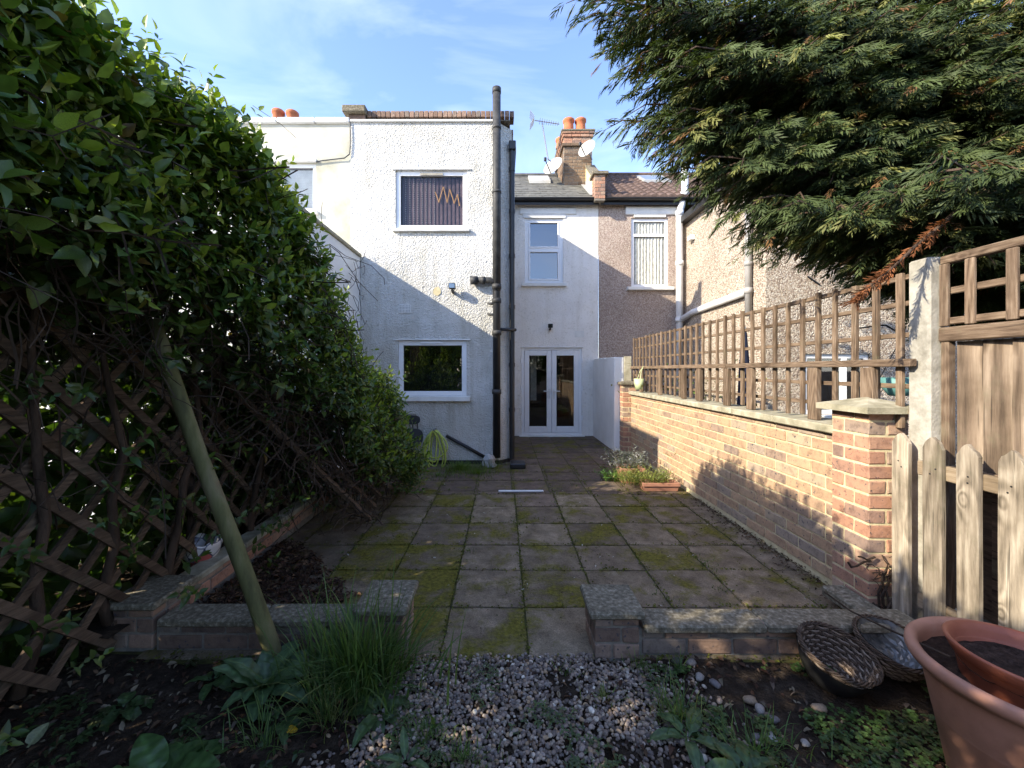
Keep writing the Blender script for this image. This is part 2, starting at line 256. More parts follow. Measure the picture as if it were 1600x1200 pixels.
def make_ceramic():
    m, N, L, b = newmat('painted_ceramic'); v = coords(N, L, rnd=False)
    vo = N.new('ShaderNodeTexVoronoi'); vo.feature = 'DISTANCE_TO_EDGE'; vo.inputs['Scale'].default_value = 13; L.new(v, vo.inputs['Vector'])
    ln = ramp(N, [(0.03, (1, 1, 1)), (0.06, (0, 0, 0))]); L.new(vo.outputs['Distance'], ln.inputs[0])
    vc = N.new('ShaderNodeTexVoronoi'); vc.inputs['Scale'].default_value = 13; L.new(v, vc.inputs['Vector'])
    sp = N.new('ShaderNodeSeparateColor'); L.new(vc.outputs['Color'], sp.inputs[0])
    cc = ramp(N, [(0.0, (0.62, 0.58, 0.55)), (0.70, (0.62, 0.58, 0.55)), (0.72, (0.12, 0.25, 0.06)), (0.84, (0.12, 0.25, 0.06)), (0.86, (0.45, 0.10, 0.08)), (1, (0.45, 0.10, 0.08))], 'CONSTANT'); L.new(sp.outputs[0], cc.inputs[0])
    L.new(mixc(N, L, ln.outputs[0], cc.outputs[0], (0.06, 0.06, 0.10)), b.inputs['Base Color']); b.inputs['Roughness'].default_value = 0.3
    return m
M['ceramic'] = make_ceramic()

# ------------------------------------------------------------------ mesh helpers
class MB:
    """collects shapes and links them as ONE mesh object"""
    def __init__(s): s.v = []; s.f = []
    def add(s, vs, fs):
        b = len(s.v); s.v += [tuple(p) for p in vs]; s.f += [tuple(i + b for i in f) for f in fs]; return s
    def box(s, x0, x1, y0, y1, z0, z1):
        return s.add([(x0,y0,z0),(x1,y0,z0),(x1,y1,z0),(x0,y1,z0),(x0,y0,z1),(x1,y0,z1),(x1,y1,z1),(x0,y1,z1)],
                     [(0,3,2,1),(4,5,6,7),(0,1,5,4),(1,2,6,5),(2,3,7,6),(3,0,4,7)])
    def bbox(s, x0, x1, y0, y1, z0, z1, c=0.004):
        """box with chamfered edges"""
        vs = []; idx = {}
        X, Y, Z = (x0, x1), (y0, y1), (z0, z1)
        for i in (0, 1):
            for j in (0, 1):
                for k in (0, 1):
                    sx, sy, sz = (1, -1)[i], (1, -1)[j], (1, -1)[k]
                    for a in range(3):
                        p = [X[i] + sx*c, Y[j] + sy*c, Z[k] + sz*c]; p[a] = (X[i], Y[j], Z[k])[a]
                        idx[(i, j, k, a)] = len(vs); vs.append(tuple(p))
        g = lambda *q: idx[q]
        fs = []
        for a in range(3):
            o = [q for q in range(3) if q != a]
            for s_ in (0, 1):
                quad = []
                for (m, n) in ((0,0),(1,0),(1,1),(0,1)):
                    t = [0,0,0]; t[a] = s_; t[o[0]] = m; t[o[1]] = n; quad.append(g(*t, a))
                fs.append(quad)
            for m in (0, 1):
                for n in (0, 1):
                    t0 = [0,0,0]; t1 = [0,0,0]; t1[a] = 1
                    t0[o[0]] = t1[o[0]] = m; t0[o[1]] = t1[o[1]] = n
                    fs.append([g(*t0, o[0]), g(*t1, o[0]), g(*t1, o[1]), g(*t0, o[1])])
        for i in (0, 1):
            for j in (0, 1):
                for k in (0, 1): fs.append([g(i,j,k,0), g(i,j,k,1), g(i,j,k,2)])
        s._fixn = True
        return s.add(vs, fs)
    def prism(s, pts, z0, z1):
        n = len(pts)
        return s.add([(x, y, z0) for x, y in pts] + [(x, y, z1) for x, y in pts],
                     [tuple(range(n-1, -1, -1)), tuple(range(n, 2*n))] + [(i, (i+1) % n, n + (i+1) % n, n + i) for i in range(n)])
    def tube(s, pts, r, sides=8, cap=True):
        pts = [Vector(p) for p in pts]; n = len(pts)
        rs = r if isinstance(r, (list, tuple)) else [r] * n
        vs = []; up = None
        for i, p in enumerate(pts):
            d = (pts[min(i+1, n-1)] - pts[max(i-1, 0)]).normalized()
            if up is None: up = d.orthogonal().normalized()
            up = (up - d * up.dot(d))
            up = up.normalized() if up.length > 1e-6 else d.orthogonal().normalized()
            b = d.cross(up)
            for k in range(sides):
                a = 2*math.pi*k/sides; vs.append(p + (up*math.cos(a) + b*math.sin(a)) * rs[i])
        fs = [(i*sides + k, i*sides + (k+1) % sides, (i+1)*sides + (k+1) % sides, (i+1)*sides + k) for i in range(n-1) for k in range(sides)]
        if cap: fs += [tuple(range(sides-1, -1, -1)), tuple((n-1)*sides + k for k in range(sides))]
        return s.add(vs, fs)
    def lathe(s, prof, c=(0, 0, 0), seg=32, mat=None, close=False):
        vs = []; n = len(prof)
        for r, z in prof:
            for k in range(seg):
                a = 2*math.pi*k/seg; p = Vector((r*math.cos(a), r*math.sin(a), z))
                if mat: p = mat @ p
                vs.append(p + Vector(c))
        fs = [(i*seg + k, i*seg + (k+1) % seg, (i+1)*seg + (k+1) % seg, (i+1)*seg + k) for i in range(n-1) for k in range(seg)]
        if close: fs += [tuple(range(seg-1, -1, -1)), tuple((n-1)*seg + k for k in range(seg))]
        return s.add(vs, fs)
    def build(s, name, m, parent=None, smooth=False, mesh_only=False):
        V = np.array(s.v, dtype=float); c = (V.min(0) + V.max(0)) / 2; c[2] = V[:, 2].min() if parent is None else c[2]
        me = bpy.data.meshes.new(name)
        me.from_pydata([tuple(p) for p in (V - c)], [], s.f)
        if smooth: me.polygons.foreach_set('use_smooth', [True] * len(me.polygons))
        if getattr(s, '_fixn', False):
            import bmesh
            bm = bmesh.new(); bm.from_mesh(me); bmesh.ops.recalc_face_normals(bm, faces=bm.faces); bm.to_mesh(me); bm.free()
        me.materials.append(m)
        if mesh_only: return me
        o = bpy.data.objects.new(name, me); COL.objects.link(o)
        setparent(o, parent, Vector(c))
        if smooth and smooth != 'all':
            pass
        return o
WLOC = {}
def setparent(o, parent, world):
    """place o at a world point, below a parent that is neither turned nor scaled"""
    WLOC[o.name] = Vector(world)
    if parent is not None:
        o.parent = parent; o.location = Vector(world) - WLOC[parent.name]
    else: o.location = world
def tag(o, label=None, cat=None, group=None, kind=None):
    if label: o['label'] = label
    if cat: o['category'] = cat
    if group: o['group'] = group
    if kind: o['kind'] = kind
    return o
def thing(name, loc, label, cat, group=None):
    o = bpy.data.objects.new(name, None); COL.objects.link(o); o.empty_display_size = 0.1
    setparent(o, None, Vector(loc)); return tag(o, label, cat, group)
def inst(me, name, parent, world, rot=(0, 0, 0), scale=(1, 1, 1), color=None):
    o = bpy.data.objects.new(name, me); COL.objects.link(o); setparent(o, parent, Vector(world))
    o.rotation_euler = rot; o.scale = scale
    if color: o.color = color
    return o
def fastmesh(name, V, faces, m, parent=None, tint=None, smooth=False, world=None, kind=None):
    """V (n,3), faces (k,3) or (k,4) arrays; tint (n,3)"""
    V = np.asarray(V, dtype=np.float32); faces = np.asarray(faces, dtype=np.int32); k, q = faces.shape
    if world is None:
        c = (V.min(0) + V.max(0)) / 2
        if parent is None: c[2] = V[:, 2].min()
        V = V - c; world = Vector(c.tolist())
    me = bpy.data.meshes.new(name); me.vertices.add(len(V)); me.vertices.foreach_set('co', V.ravel())
    me.loops.add(k * q); me.loops.foreach_set('vertex_index', faces.ravel())
    me.polygons.add(k); me.polygons.foreach_set('loop_start', np.arange(0, k*q, q, dtype=np.int32))
    if smooth: me.polygons.foreach_set('use_smooth', np.ones(k, dtype=bool))
    me.update(calc_edges=True); me.materials.append(m)
    if tint is not None:
        a = me.color_attributes.new('tint', 'FLOAT_COLOR', 'POINT')
        a.data.foreach_set('color', np.concatenate([tint, np.ones((len(tint), 1))], 1).astype(np.float32).ravel())
    if world is False: return me
    o = bpy.data.objects.new(name, me); COL.objects.link(o); setparent(o, parent, world)
    if kind: o['kind'] = kind
    return o
def frames_from(d, nrm):
    """(n,3) axis directions and rough normals -> (n,3,3) matrices with columns axis, side, normal"""
    d = d / np.linalg.norm(d, axis=1, keepdims=True)
    s = np.cross(nrm, d); l = np.linalg.norm(s, axis=1, keepdims=True); bad = l[:, 0] < 1e-4
    s[bad] = np.cross(np.array([[0.3, 0.9, 0.1]]), d[bad]); s /= np.linalg.norm(s, axis=1, keepdims=True)
    n = np.cross(d, s)
    return np.stack([d, s, n], axis=2)
def scatter(tv, tf, P, R, sc, tints, tvar=None):
    """copies of a template (tv, tf) -> one vertex, face and tint array"""
    n, k = len(P), len(tv)
    V = np.einsum('nij,kj->nki', R, tv) * sc[:, None, None] + P[:, None, :]
    Fc = (tf[None] + (np.arange(n) * k)[:, None, None]).reshape(-1, tf.shape[1])
    T = np.repeat(tints[:, None, :], k, 1)
    if tvar is not None: T = T * tvar[None, :, None]
    return V.reshape(-1, 3), Fc, T.reshape(-1, 3)

# ------------------------------------------------------------------ bricks
def brick_mesh(name, dims, m, seed):
    rs = random.Random(seed); x, y, z = dims
    b = MB(); b.bbox(-x/2, x/2, -y/2, y/2, -z/2, z/2, 0.005)
    b.v = [(p[0] + rs.uniform(-.0022, .0022), p[1] + rs.uniform(-.0022, .0022), p[2] + rs.uniform(-.0022, .0022)) for p in b.v]
    me = b.build(name, m, mesh_only=True)
    return me
_bm = {}
def brick_at(parent, c, dims, m, name='brick'):
    key = (m.name, tuple(round(d, 3) for d in dims)); pool = _bm.setdefault(key, [])
    if len(pool) < 4: pool.append(brick_mesh('brick', dims, m, len(pool) + 17 * len(_bm)))
    o = inst(random.choice(pool), name, parent, (c[0] + random.uniform(-.0015, .0015), c[1] + random.uniform(-.0015, .0015), c[2] + random.uniform(-.001, .001)))
    o.rotation_euler = (random.uniform(-.006, .006), random.uniform(-.006, .006), random.uniform(-.006, .006))
    return o
def lay(parent, axis, face, a0, a1, z0, courses, ch, bl, depth, m, sgn=1, joint=0.011, half0=0):
    """stretcher-bond bricks along an axis: face is the plane of the outer face, the brick lies at face + sgn*depth"""
    for k in range(courses):
        a = a0 - (bl / 2 if (k + half0) % 2 else 0)
        while a < a1 - 0.03:
            s, e = max(a, a0), min(a + bl, a1); a += bl
            if e - s < 0.03: continue
            ln = e - s - joint; mid = (s + e) / 2; zc = z0 + (k + .5) * ch; fc = face + sgn * depth / 2
            if axis == 'y': brick_at(parent, (fc, mid, zc), (depth, ln, ch - joint), m)
            else: brick_at(parent, (mid, fc, zc), (ln, depth, ch - joint), m)

# ------------------------------------------------------------------ walls with openings and windows
def wall_panel(mb, x0, x1, z0, z1, Y, holes, reveal=0.12):
    """front face of a wall facing -Y with real openings and their reveals"""
    xs = sorted({x0, x1} | {h[0] for h in holes} | {h[1] for h in holes}); zs = sorted({z0, z1} | {h[2] for h in holes} | {h[3] for h in holes})
    for i in range(len(xs) - 1):
        for j in range(len(zs) - 1):
            cx, cz = (xs[i] + xs[i+1]) / 2, (zs[j] + zs[j+1]) / 2
            if any(h[0] < cx < h[1] and h[2] < cz < h[3] for h in holes): continue
            mb.add([(xs[i], Y, zs[j]), (xs[i+1], Y, zs[j]), (xs[i+1], Y, zs[j+1]), (xs[i], Y, zs[j+1])], [(0, 1, 2, 3)])
    for (a, b, c, d) in holes:
        Y2 = Y + reveal
        mb.add([(a, Y, c), (b, Y, c), (b, Y, d), (a, Y, d), (a, Y2, c), (b, Y2, c), (b, Y2, d), (a, Y2, d)],
               [(0, 4, 5, 1), (1, 5, 6, 2), (2, 6, 7, 3), (3, 7, 4, 0)])
    return mb
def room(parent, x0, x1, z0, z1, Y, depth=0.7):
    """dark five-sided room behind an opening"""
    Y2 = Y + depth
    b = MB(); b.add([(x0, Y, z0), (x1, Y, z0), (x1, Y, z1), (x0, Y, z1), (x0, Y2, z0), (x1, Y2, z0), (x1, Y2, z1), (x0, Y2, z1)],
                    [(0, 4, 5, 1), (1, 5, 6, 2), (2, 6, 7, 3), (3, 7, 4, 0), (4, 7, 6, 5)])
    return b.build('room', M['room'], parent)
def window(parent, x0, x1, z0, z1, Y, bars=(), t=0.055, sill=(0.06, 0.06, 0.05), rec=0.03, glass='glass', pane_in=0.03, name='window', depth=0.06, sillmat='sillw'):
    """frame = the part itself; panes, sill and room are its sub-parts. bars: heights of transoms"""
    b = MB(); y0, y1 = Y + rec, Y + rec + depth
    b.bbox(x0, x0 + t, y0, y1, z0, z1); b.bbox(x1 - t, x1, y0, y1, z0, z1)
    zs = [z0] + list(bars) + [z1]
    for k, z in enumerate(zs):
        lo = z if k == 0 else (z - t if k == len(zs) - 1 else z - t * .45); hi = lo + (t if k in (0, len(zs) - 1) else t * .9)
        b.bbox(x0 + t, x1 - t, y0 + .002, y1 - .002, lo, hi)
    wn = b.build(name, M['upvc'], parent)
    for k in range(len(zs) - 1):
        g = MB(); yy = Y + rec + pane_in; g.box(x0 + t*.8, x1 - t*.8, yy, yy + .012, zs[k] + t*.3, zs[k+1] - t*.3)
        g.build('pane', M[glass], wn)
        q = MB(); a_, c_, e_, f_ = x0 + t - .002, x1 - t + .002, zs[k] + (t if k == 0 else t*.45) - .002, zs[k+1] - (t if k == len(zs) - 2 else t*.45) + .002; y_ = yy - .010
        q.box(a_, a_ + .009, y_, yy - .001, e_, f_); q.box(c_ - .009, c_, y_, yy - .001, e_, f_); q.box(a_ + .009, c_ - .009, y_, yy - .001, e_, e_ + .009); q.box(a_ + .009, c_ - .009, y_, yy - .001, f_ - .009, f_); q.build('gasket', M['black'], wn)
    if sill:
        sb = MB(); sb.bbox(x0 - sill[0], x1 + sill[0], Y - sill[1], Y + .05, z0 - sill[2], z0 - .002, .006); sb.build('sill', M[sillmat], wn)
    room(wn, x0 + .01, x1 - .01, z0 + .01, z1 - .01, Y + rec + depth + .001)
    return wn

# ================================================================== THE SETTING
# one ground sheet to the horizon
g = MB(); g.add([(-400, -400, -.06), (400, -400, -.06), (400, 400, -.06), (-400, 400, -.06)], [(0, 1, 2, 3)])
tag(g.build('ground', M['soil']), kind='structure')
# uneven soil of the flower beds in the foreground
def hgt(x, y): return 0.018 * mnoise.noise(Vector((x*2.3, y*2.3, 3.1))) + 0.010 * mnoise.noise(Vector((x*8, y*8, 1.7))) + 0.005 * mnoise.noise(Vector((x*23, y*23, 5)))
nx, ny = 260, 130; xs = np.linspace(-3.4, 3.4, nx); ys = np.linspace(-1.0, 2.10, ny)
V = np.array([(x, y, hgt(x, y) - .012 - (0.03 if y > 2.04 and -.5 < x < .45 else 0)) for y in ys for x in xs])
ii = np.arange(nx*ny).reshape(ny, nx); fq = np.stack([ii[:-1, :-1], ii[:-1, 1:], ii[1:, 1:], ii[1:, :-1]], -1).reshape(-1, 4)
tag(fastmesh('soil', V, fq, M['soil'], smooth=True), kind='structure')
# raised bed behind the left garden wall
xs = np.linspace(-3.6, -1.93, 60); ys = np.linspace(2.0, 5.2, 90)
V = np.array([(x, y, .13 + 1.3*hgt(x, y)) for y in ys for x in xs]); nx, ny = 60, 90
ii = np.arange(nx*ny).reshape(ny, nx); fq = np.stack([ii[:-1, :-1], ii[:-1, 1:], ii[1:, 1:], ii[1:, :-1]], -1).reshape(-1, 4)
tag(fastmesh('raised_bed', V, fq, M['soil'], smooth=True), kind='structure')

# ---- patio: joint bed and single slabs
pb = MB(); pb.box(-2.2, 2.4, 2.05, 9.0, -.058, -.012); patio = tag(pb.build('patio', M['joint']), kind='structure')
SL = 0.4535; XJ = [-1.87, -1.686, -1.232, -.779, -.325, .128, .582, 1.035, 1.489, 1.943, 2.19]; YJ = [2.06, 2.508, 2.974, 3.40, 3.88, 4.357, 4.78]
_sm = {}
def slab(x0, x1, y0, y1, moss, bright, red, dz=0.0):
    j = .006; dims = (round(x1 - x0 - 2*j, 3), round(y1 - y0 - 2*j, 3)); key = dims
    if key not in _sm:
        b = MB(); nx_, ny_ = 7, 7; rs = random.Random(len(_sm)); hx, hy = dims[0]/2, dims[1]/2; top = []
        for jj in range(ny_):
            for i in range(nx_):
                u, v = -1 + 2*i/(nx_-1), -1 + 2*jj/(ny_-1); e = max(abs(u), abs(v)) > .99
                ox = rs.uniform(-.004, .004) if e else 0; oy = rs.uniform(-.004, .004) if e else 0
                top.append((u*hx + ox, v*hy + oy, (-.0035 if e else 0) + rs.uniform(-.001, .001)))
        n = nx_*ny_; fs = [(jj*nx_+i, jj*nx_+i+1, (jj+1)*nx_+i+1, (jj+1)*nx_+i) for jj in range(ny_-1) for i in range(nx_-1)]
        ring = [i for i in range(nx_)] + [jj*nx_+nx_-1 for jj in range(1, ny_)] + [(ny_-1)*nx_+i for i in range(nx_-2, -1, -1)] + [jj*nx_ for jj in range(ny_-2, 0, -1)]
        vs = top + [(top[q][0], top[q][1], -.04) for q in ring]
        fs += [(ring[(q+1) % len(ring)], ring[q], n+q, n+(q+1) % len(ring)) for q in range(len(ring))]
        me = bpy.data.meshes.new('paving_slab'); me.from_pydata(vs, [], fs); me.materials.append(M['slab'])
        _sm[key] = me
    o = inst(_sm[key], 'paving_slab', patio, ((x0+x1)/2, (y0+y1)/2, dz + random.uniform(-.003, .003)), (random.uniform(-.006, .006), random.uniform(-.006, .006), random.uniform(-.005, .005)))
    o.color = (moss, bright, red, 1); return o
# moss per slab as in the photograph: rows from the front, columns from the left
MOSS = [[.1,.1,.22,.40,.28,.08,.05,.1,.1,.1],
        [.1,.1,.42,.50,.06,.33,.05,.2,.1,.1],
        [.0,.05,.42,.36,.10,.24,.10,.36,.12,.1],
        [.0,.02,.38,.10,.26,.05,.30,.08,.22,.1],
        [.0,.05,.10,.26,.02,.24,.10,.34,.10,.1],
        [.0,.0,.10,.44,.12,.10,.14,.24,.30,.2]]
BRI = [[1.0,.95,.9,.95,1.0,1.1,1.0,.95,.95,1],[.9,.8,.85,.8,1.05,.9,1.0,.95,1.0,1],[.8,.8,.8,.9,1.0,.95,.95,.9,1.0,1],
       [.8,.9,.9,.85,.85,1.05,.8,1.0,.95,1],[.9,.95,.95,.8,1.15,.8,1.0,.85,.95,1],[1,.95,1.0,.9,.95,1.15,1.2,.9,.9,.9]]
RED = [[.2,.2,.1,.1,.3,.1,.2,.1,.1,.1],[.3,.4,.1,.1,.2,.3,.1,.2,.1,.2],[.3,.3,.2,.3,.2,.2,.3,.1,.1,.2],[.3,.3,.3,.4,.4,.1,.4,.1,.2,.1],[.2,.1,.2,.4,.1,.4,.1,.3,.1,.2],[.2,.2,.2,.1,.2,.8,.1,.3,.2,.2]]
for r in range(6):
    for c in range(10): slab(XJ[c], XJ[c+1], YJ[r], YJ[r+1], MOSS[r][c], BRI[r][c]*random.uniform(.93, 1.05), RED[r][c])
# darker slabs up to the door, laid to their own joints
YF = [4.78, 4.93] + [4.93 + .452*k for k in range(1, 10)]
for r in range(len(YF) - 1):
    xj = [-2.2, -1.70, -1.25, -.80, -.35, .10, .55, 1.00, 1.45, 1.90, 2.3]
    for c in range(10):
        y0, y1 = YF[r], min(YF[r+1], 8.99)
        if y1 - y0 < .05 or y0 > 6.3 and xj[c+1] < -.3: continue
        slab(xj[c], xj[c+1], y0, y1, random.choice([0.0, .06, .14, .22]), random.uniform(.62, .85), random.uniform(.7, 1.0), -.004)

# ================================================================== OUR HOUSE: rear wing and recessed rear wall
YB, YR = 6.31, 9.0
XL, XR, XS = -2.356, -.075, .13
ZT, ZE = 5.26, 5.0
house = thing('terraced_house', (-1.0, 7.5, 0), 'white roughcast terraced house with rear wing, black pipes and french doors', 'house')
uw = (PX(618, YB), PX(730, YB), PZ(358, YB), PZ(266, YB)); lw = (PX(622, YB), PX(729, YB), PZ(619, YB), PZ(532, YB))
b = MB(); wall_panel(b, XL, XR, 0, ZT, YB, [uw, lw])
b.add([(XR, YB, 0), (XS, YB + .2, 0), (XS, YB + .2, ZT), (XR, YB, ZT)], [(0, 1, 2, 3)])                       # splayed corner
b.add([(XS, YB + .2, 0), (XS, YR, 0), (XS, YR, ZE), (XS, YB + .2, ZT - .001)], [(0, 1, 2, 3)])
b.add([(XL, YB, 0), (XL, YR, 0), (XL, YR, ZT), (XL, YB, ZT)], [(3, 2, 1, 0)])
b.build('wing_wall', M['white'], house)
b = MB(); b.add([(XL, YB + .3, ZE + .02), (XS, YB + .3, ZE), (XS, YR, ZE), (XL, YR, ZE + .02)], [(0, 1, 2, 3)])
b.add([(XL + .01, YB + .28, ZE - .2), (XS - .01, YB + .28, ZE - .2), (XS - .01, YB + .28, ZT), (XL + .01, YB + .28, ZT)], [(1, 0, 3, 2)])
b.build('wing_roof', M['felt'], house)
b = MB(); b.bbox(XL, XR - .02, YB - .035, YB + .2, ZT, ZT + .035, .006); b.build('cornice', M['sillw'], house)
b = MB(); b.bbox(XL, .1, YB + .012, YB + .26, ZT + .036, ZT + .05, .003); b.build('coping_bed', M['mortard'], house)
x = XL + .24
while x < XS - .02:                                                                                             # brick on edge along the parapet
    brick_at(house, (x + .036, YB + .125, ZT + .05 + .048), (.066, .21, .095), M['brickold'], 'coping_brick'); x += .0735
for k in range(3): brick_at(house, (XS - .03, YB + .3, ZT - .06 - .08*k), (.10, .2, .07), M['brickold'], 'coping_brick')
b = MB(); b.bbox(PX(537, YB) , PX(573, YB), YB - .08, YB + .35, PZ(179, YB) - .002, PZ(170, YB) + .02, .012); b.build('cap_stone', M['coped'], house)
b = MB(); b.bbox(PX(545, YB), PX(571, YB), YB - .01, YB + .25, ZT + .051, PZ(179, YB) - .004, .005); b.build('parapet_stub', M['brickold'], house)

wn = window(house, *uw, YB, t=.07, sill=(.04, .055, .045), glass='glassl')
for k in range(15):                                                                                             # vertical louvres
    xa = uw[0] + .075 + k * (uw[1] - uw[0] - .15) / 15; wd = (uw[1] - uw[0] - .15) / 15
    s = MB(); s.add([(xa + .003, YB + .116, uw[2] + .07), (xa + wd*.97, YB + .100, uw[2] + .07), (xa + wd*.97, YB + .100, uw[3] - .07), (xa + .003, YB + .116, uw[3] - .07)], [(0, 1, 2, 3)])
    s.build('blind_slat', M['blindm'], wn)
    if k < 8:
        s = MB()
        for q in range(22): zq = uw[2] + .09 + q*.034; s.box(xa + wd*.93, xa + wd*1.03, YB + .092, YB + .096, zq, zq + .02)
        s.build('blind_chain', M['blinde'], wn)
zz = [(680, 300), (686, 316), (693, 292), (699, 317), (703, 296), (710, 318), (715, 304), (718, 322)]  # orange zigzag reflection of the upper window, modelled as coloured tubes behind the glass
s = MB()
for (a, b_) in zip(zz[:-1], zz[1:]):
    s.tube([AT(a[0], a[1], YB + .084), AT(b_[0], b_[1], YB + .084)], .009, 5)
s.build('zigzag_reflection', M['orange'], wn)
s = MB(); s.bbox(PX(656, YB), PX(692, YB), YB + .014, YB + .028, PZ(273, YB), PZ(269, YB), .003); s.build('trickle_vent', M['conc'], wn)
s = MB(); s.bbox(uw[0] - .05, uw[1] + .06, YB - .022, YB + .01, uw[3] + .002, uw[3] + .022, .004); s.build('drip_bead', M['sillw'], wn)
wn = window(house, *lw, YB, t=.075, sill=(.06, .075, .075))
s = MB(); s.bbox(PX(657, YB), PX(692, YB), YB + .012, YB + .028, PZ(537, YB), PZ(533.5, YB), .003); s.build('trickle_vent', M['upvc'], wn)
s = MB(); s.bbox(lw[0] - .07, lw[1] + .06, YB - .022, YB + .01, lw[3] + .002, lw[3] + .022, .004); s.build('drip_bead', M['sillw'], wn)

# recessed rear wall
XB = 2.08; dw = (PX(815, YR), PX(909, YR), .02, PZ(543.5, YR)); rw = (PX(820, YR), PX(880, YR), PZ(443, YR), PZ(340, YR)); ZG = PZ(316, YR)
b = MB(); wall_panel(b, XS - .02, XB, 0, ZG, YR, [dw, rw]); b.build('rear_wall', M['white2'], house)
wn = window(house, *rw, YR, bars=(PZ(389, YR),), t=.085, sill=(.07, .08, .07))
for (z0, z1) in ((rw[2] + .075, PZ(389, YR) - .03), (PZ(389, YR) + .03, rw[3] - .075)):
    b = MB(); x0, x1 = rw[0] + .085, rw[1] - .085; y0 = YR + .02
    b.bbox(x0, x0+.035, y0, y0+.03, z0, z1, .004); b.bbox(x1-.035, x1, y0, y0+.03, z0, z1, .004); b.bbox(x0+.035, x1-.035, y0+.001, y0+.029, z0, z0+.035, .004); b.bbox(x0+.035, x1-.035, y0+.001, y0+.029, z1-.035, z1, .004)
    b.build('sash', M['upvc'], wn)
b = MB(); b.bbox(PX(812, YR), PX(900, YR), YR - .025, YR + .01, PZ(335, YR), PZ(325, YR), .008); b.bbox(PX(817, YR), PX(884, YR), YR - .018, YR + .01, PZ(341, YR), PZ(334.8, YR), .006); b.build('lintel', M['sillw'], house)
# french doors
dr = MB(); t = .06
dr.bbox(dw[0], dw[0]+t, YR+.02, YR+.09, dw[2], dw[3]); dr.bbox(dw[1]-t, dw[1], YR+.02, YR+.09, dw[2], dw[3]); dr.bbox(dw[0]+t, dw[1]-t, YR+.022, YR+.088, dw[3]-t, dw[3]); dr.bbox(dw[0]+t, dw[1]-t, YR+.022, YR+.088, dw[2], dw[2]+.05)
door = dr.build('french_doors', M['upvc'], house); mid = (dw[0] + dw[1]) / 2
for (xa, xb, hx) in ((dw[0]+t+.004, mid-.003, mid-.05), (mid+.003, dw[1]-t-.004, mid+.05)):
    lf = MB(); s_ = .105; z0, z1 = dw[2] + .055, dw[3] - t - .004
    lf.bbox(xa, xa+s_, YR+.01, YR+.07, z0, z1, .008); lf.bbox(xb-s_, xb, YR+.01, YR+.07, z0, z1, .008); lf.bbox(xa+s_, xb-s_, YR+.012, YR+.068, z1-s_, z1, .008); lf.bbox(xa+s_, xb-s_, YR+.012, YR+.068, z0, z0+s_*1.25, .008)
    lf.build('door_leaf', M['upvc'], door)
    gb = MB(); gb.box(xa+s_-.02, xb-s_+.02, YR+.04, YR+.052, z0+.1, z1-.09); gb.build('pane', M['glassd'], door)
    hb = MB(); hz = PZ(614, YR); hb.bbox(hx-.018, hx+.018, YR-.005, YR+.012, hz-.13, hz+.09, .004); sg = -1 if hx < mid else 1
    hb.bbox(min(hx, hx+sg*.13), max(hx, hx+sg*.13), YR-.045, YR-.025, hz+.03, hz+.05, .004); hb.box(hx-.01, hx+.01, YR-.03, YR, hz+.03, hz+.05); hb.build('handle', M['handle'], door)
    for hz in (.35, 1.0, 1.6):
        q = MB(); xe = dw[0] - .006 if sg < 0 else dw[1] + .006; q.tube([(xe, YR-.005, hz), (xe, YR-.005, hz+.10)], .012, 8); q.build('hinge', M['upvc'], door)
b = MB(); b.bbox(dw[0]-.05, dw[1]+.05, YR-.09, YR+.03, dw[2]-.045, dw[2]-.004, .006); b.build('threshold', M['sillw'], door)
b = MB(); b.bbox(dw[0]-.03, dw[1]+.04, YR-.025, YR+.01, dw[3]+.002, dw[3]+.03, .005); b.build('drip_bead', M['sillw'], door)
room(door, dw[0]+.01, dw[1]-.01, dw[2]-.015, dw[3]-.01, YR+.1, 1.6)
b = MB()                                                                                                       # curtain inside the left leaf
n_ = 14; x0c, x1c = dw[0] + .22, dw[0] + .36
for k in range(n_): xa = x0c + (x1c-x0c)*k/n_; xb = x0c + (x1c-x0c)*(k+1)/n_; ya = YR+.4+.02*math.sin(k*1.9); yb = YR+.4+.02*math.sin((k+1)*1.9); b.add([(xa, ya, .75), (xb, yb, .75), (xb, yb, 1.85), (xa, ya, 1.85)], [(0, 1, 2, 3)])
b.build('curtain', M['net'], door)

# slate roof: courses with real laps
def roof_courses(parent, name, x0, x1, ye, ze, yr_, zr, courses, m, wave=None, gap=0.008, kind='stuff', nx_per=None):
    b = MB(); n = courses
    for k in range(n):
        t0, t1 = k/n, (k+1)/n + .02; ya, yb = ye + (yr_-ye)*t0, ye + (yr_-ye)*min(t1, 1.0); za, zb = ze + (zr-ze)*t0, ze + (zr-ze)*min(t1, 1.0)
        W = nx_per or .28; off = (k % 2)*W/2; xx = x0 - off
        if wave:
            m_ = int((x1-x0)/(wave/8)); row0 = []; 
            for i in range(m_+1):
                x = x0 + (x1-x0)*i/m_; h = .040*abs(math.sin(math.pi*(x-x0)/wave)); row0.append((x, h))
            vs = [(x, ya, za + h + .045) for x, h in row0] + [(x, yb, zb + h + .006) for x, h in row0] + [(x, ya + .001, za - .01) for x, h in row0]; q = m_+1
            b.add(vs, [(i, i+1, q+i+1, q+i) for i in range(m_)] + [(2*q+i, 2*q+i+1, i+1, i) for i in range(m_)])
        else:
            while xx < x1:
                a, c = max(xx, x0), min(xx+W-.006, x1); xx += W
                if c - a < .02: continue
                l = random.uniform(.008, .02)
                b.add([(a, ya - random.uniform(0, .012), za + l), (c, ya - random.uniform(0, .012), za + l), (c, yb, zb + .004), (a, yb, zb + .004), (a, ya, za - .004), (c, ya, za - .004)], [(0, 1, 2, 3), (4, 5, 1, 0)])
    o = b.build(name, m, parent); o['kind'] = kind; return o
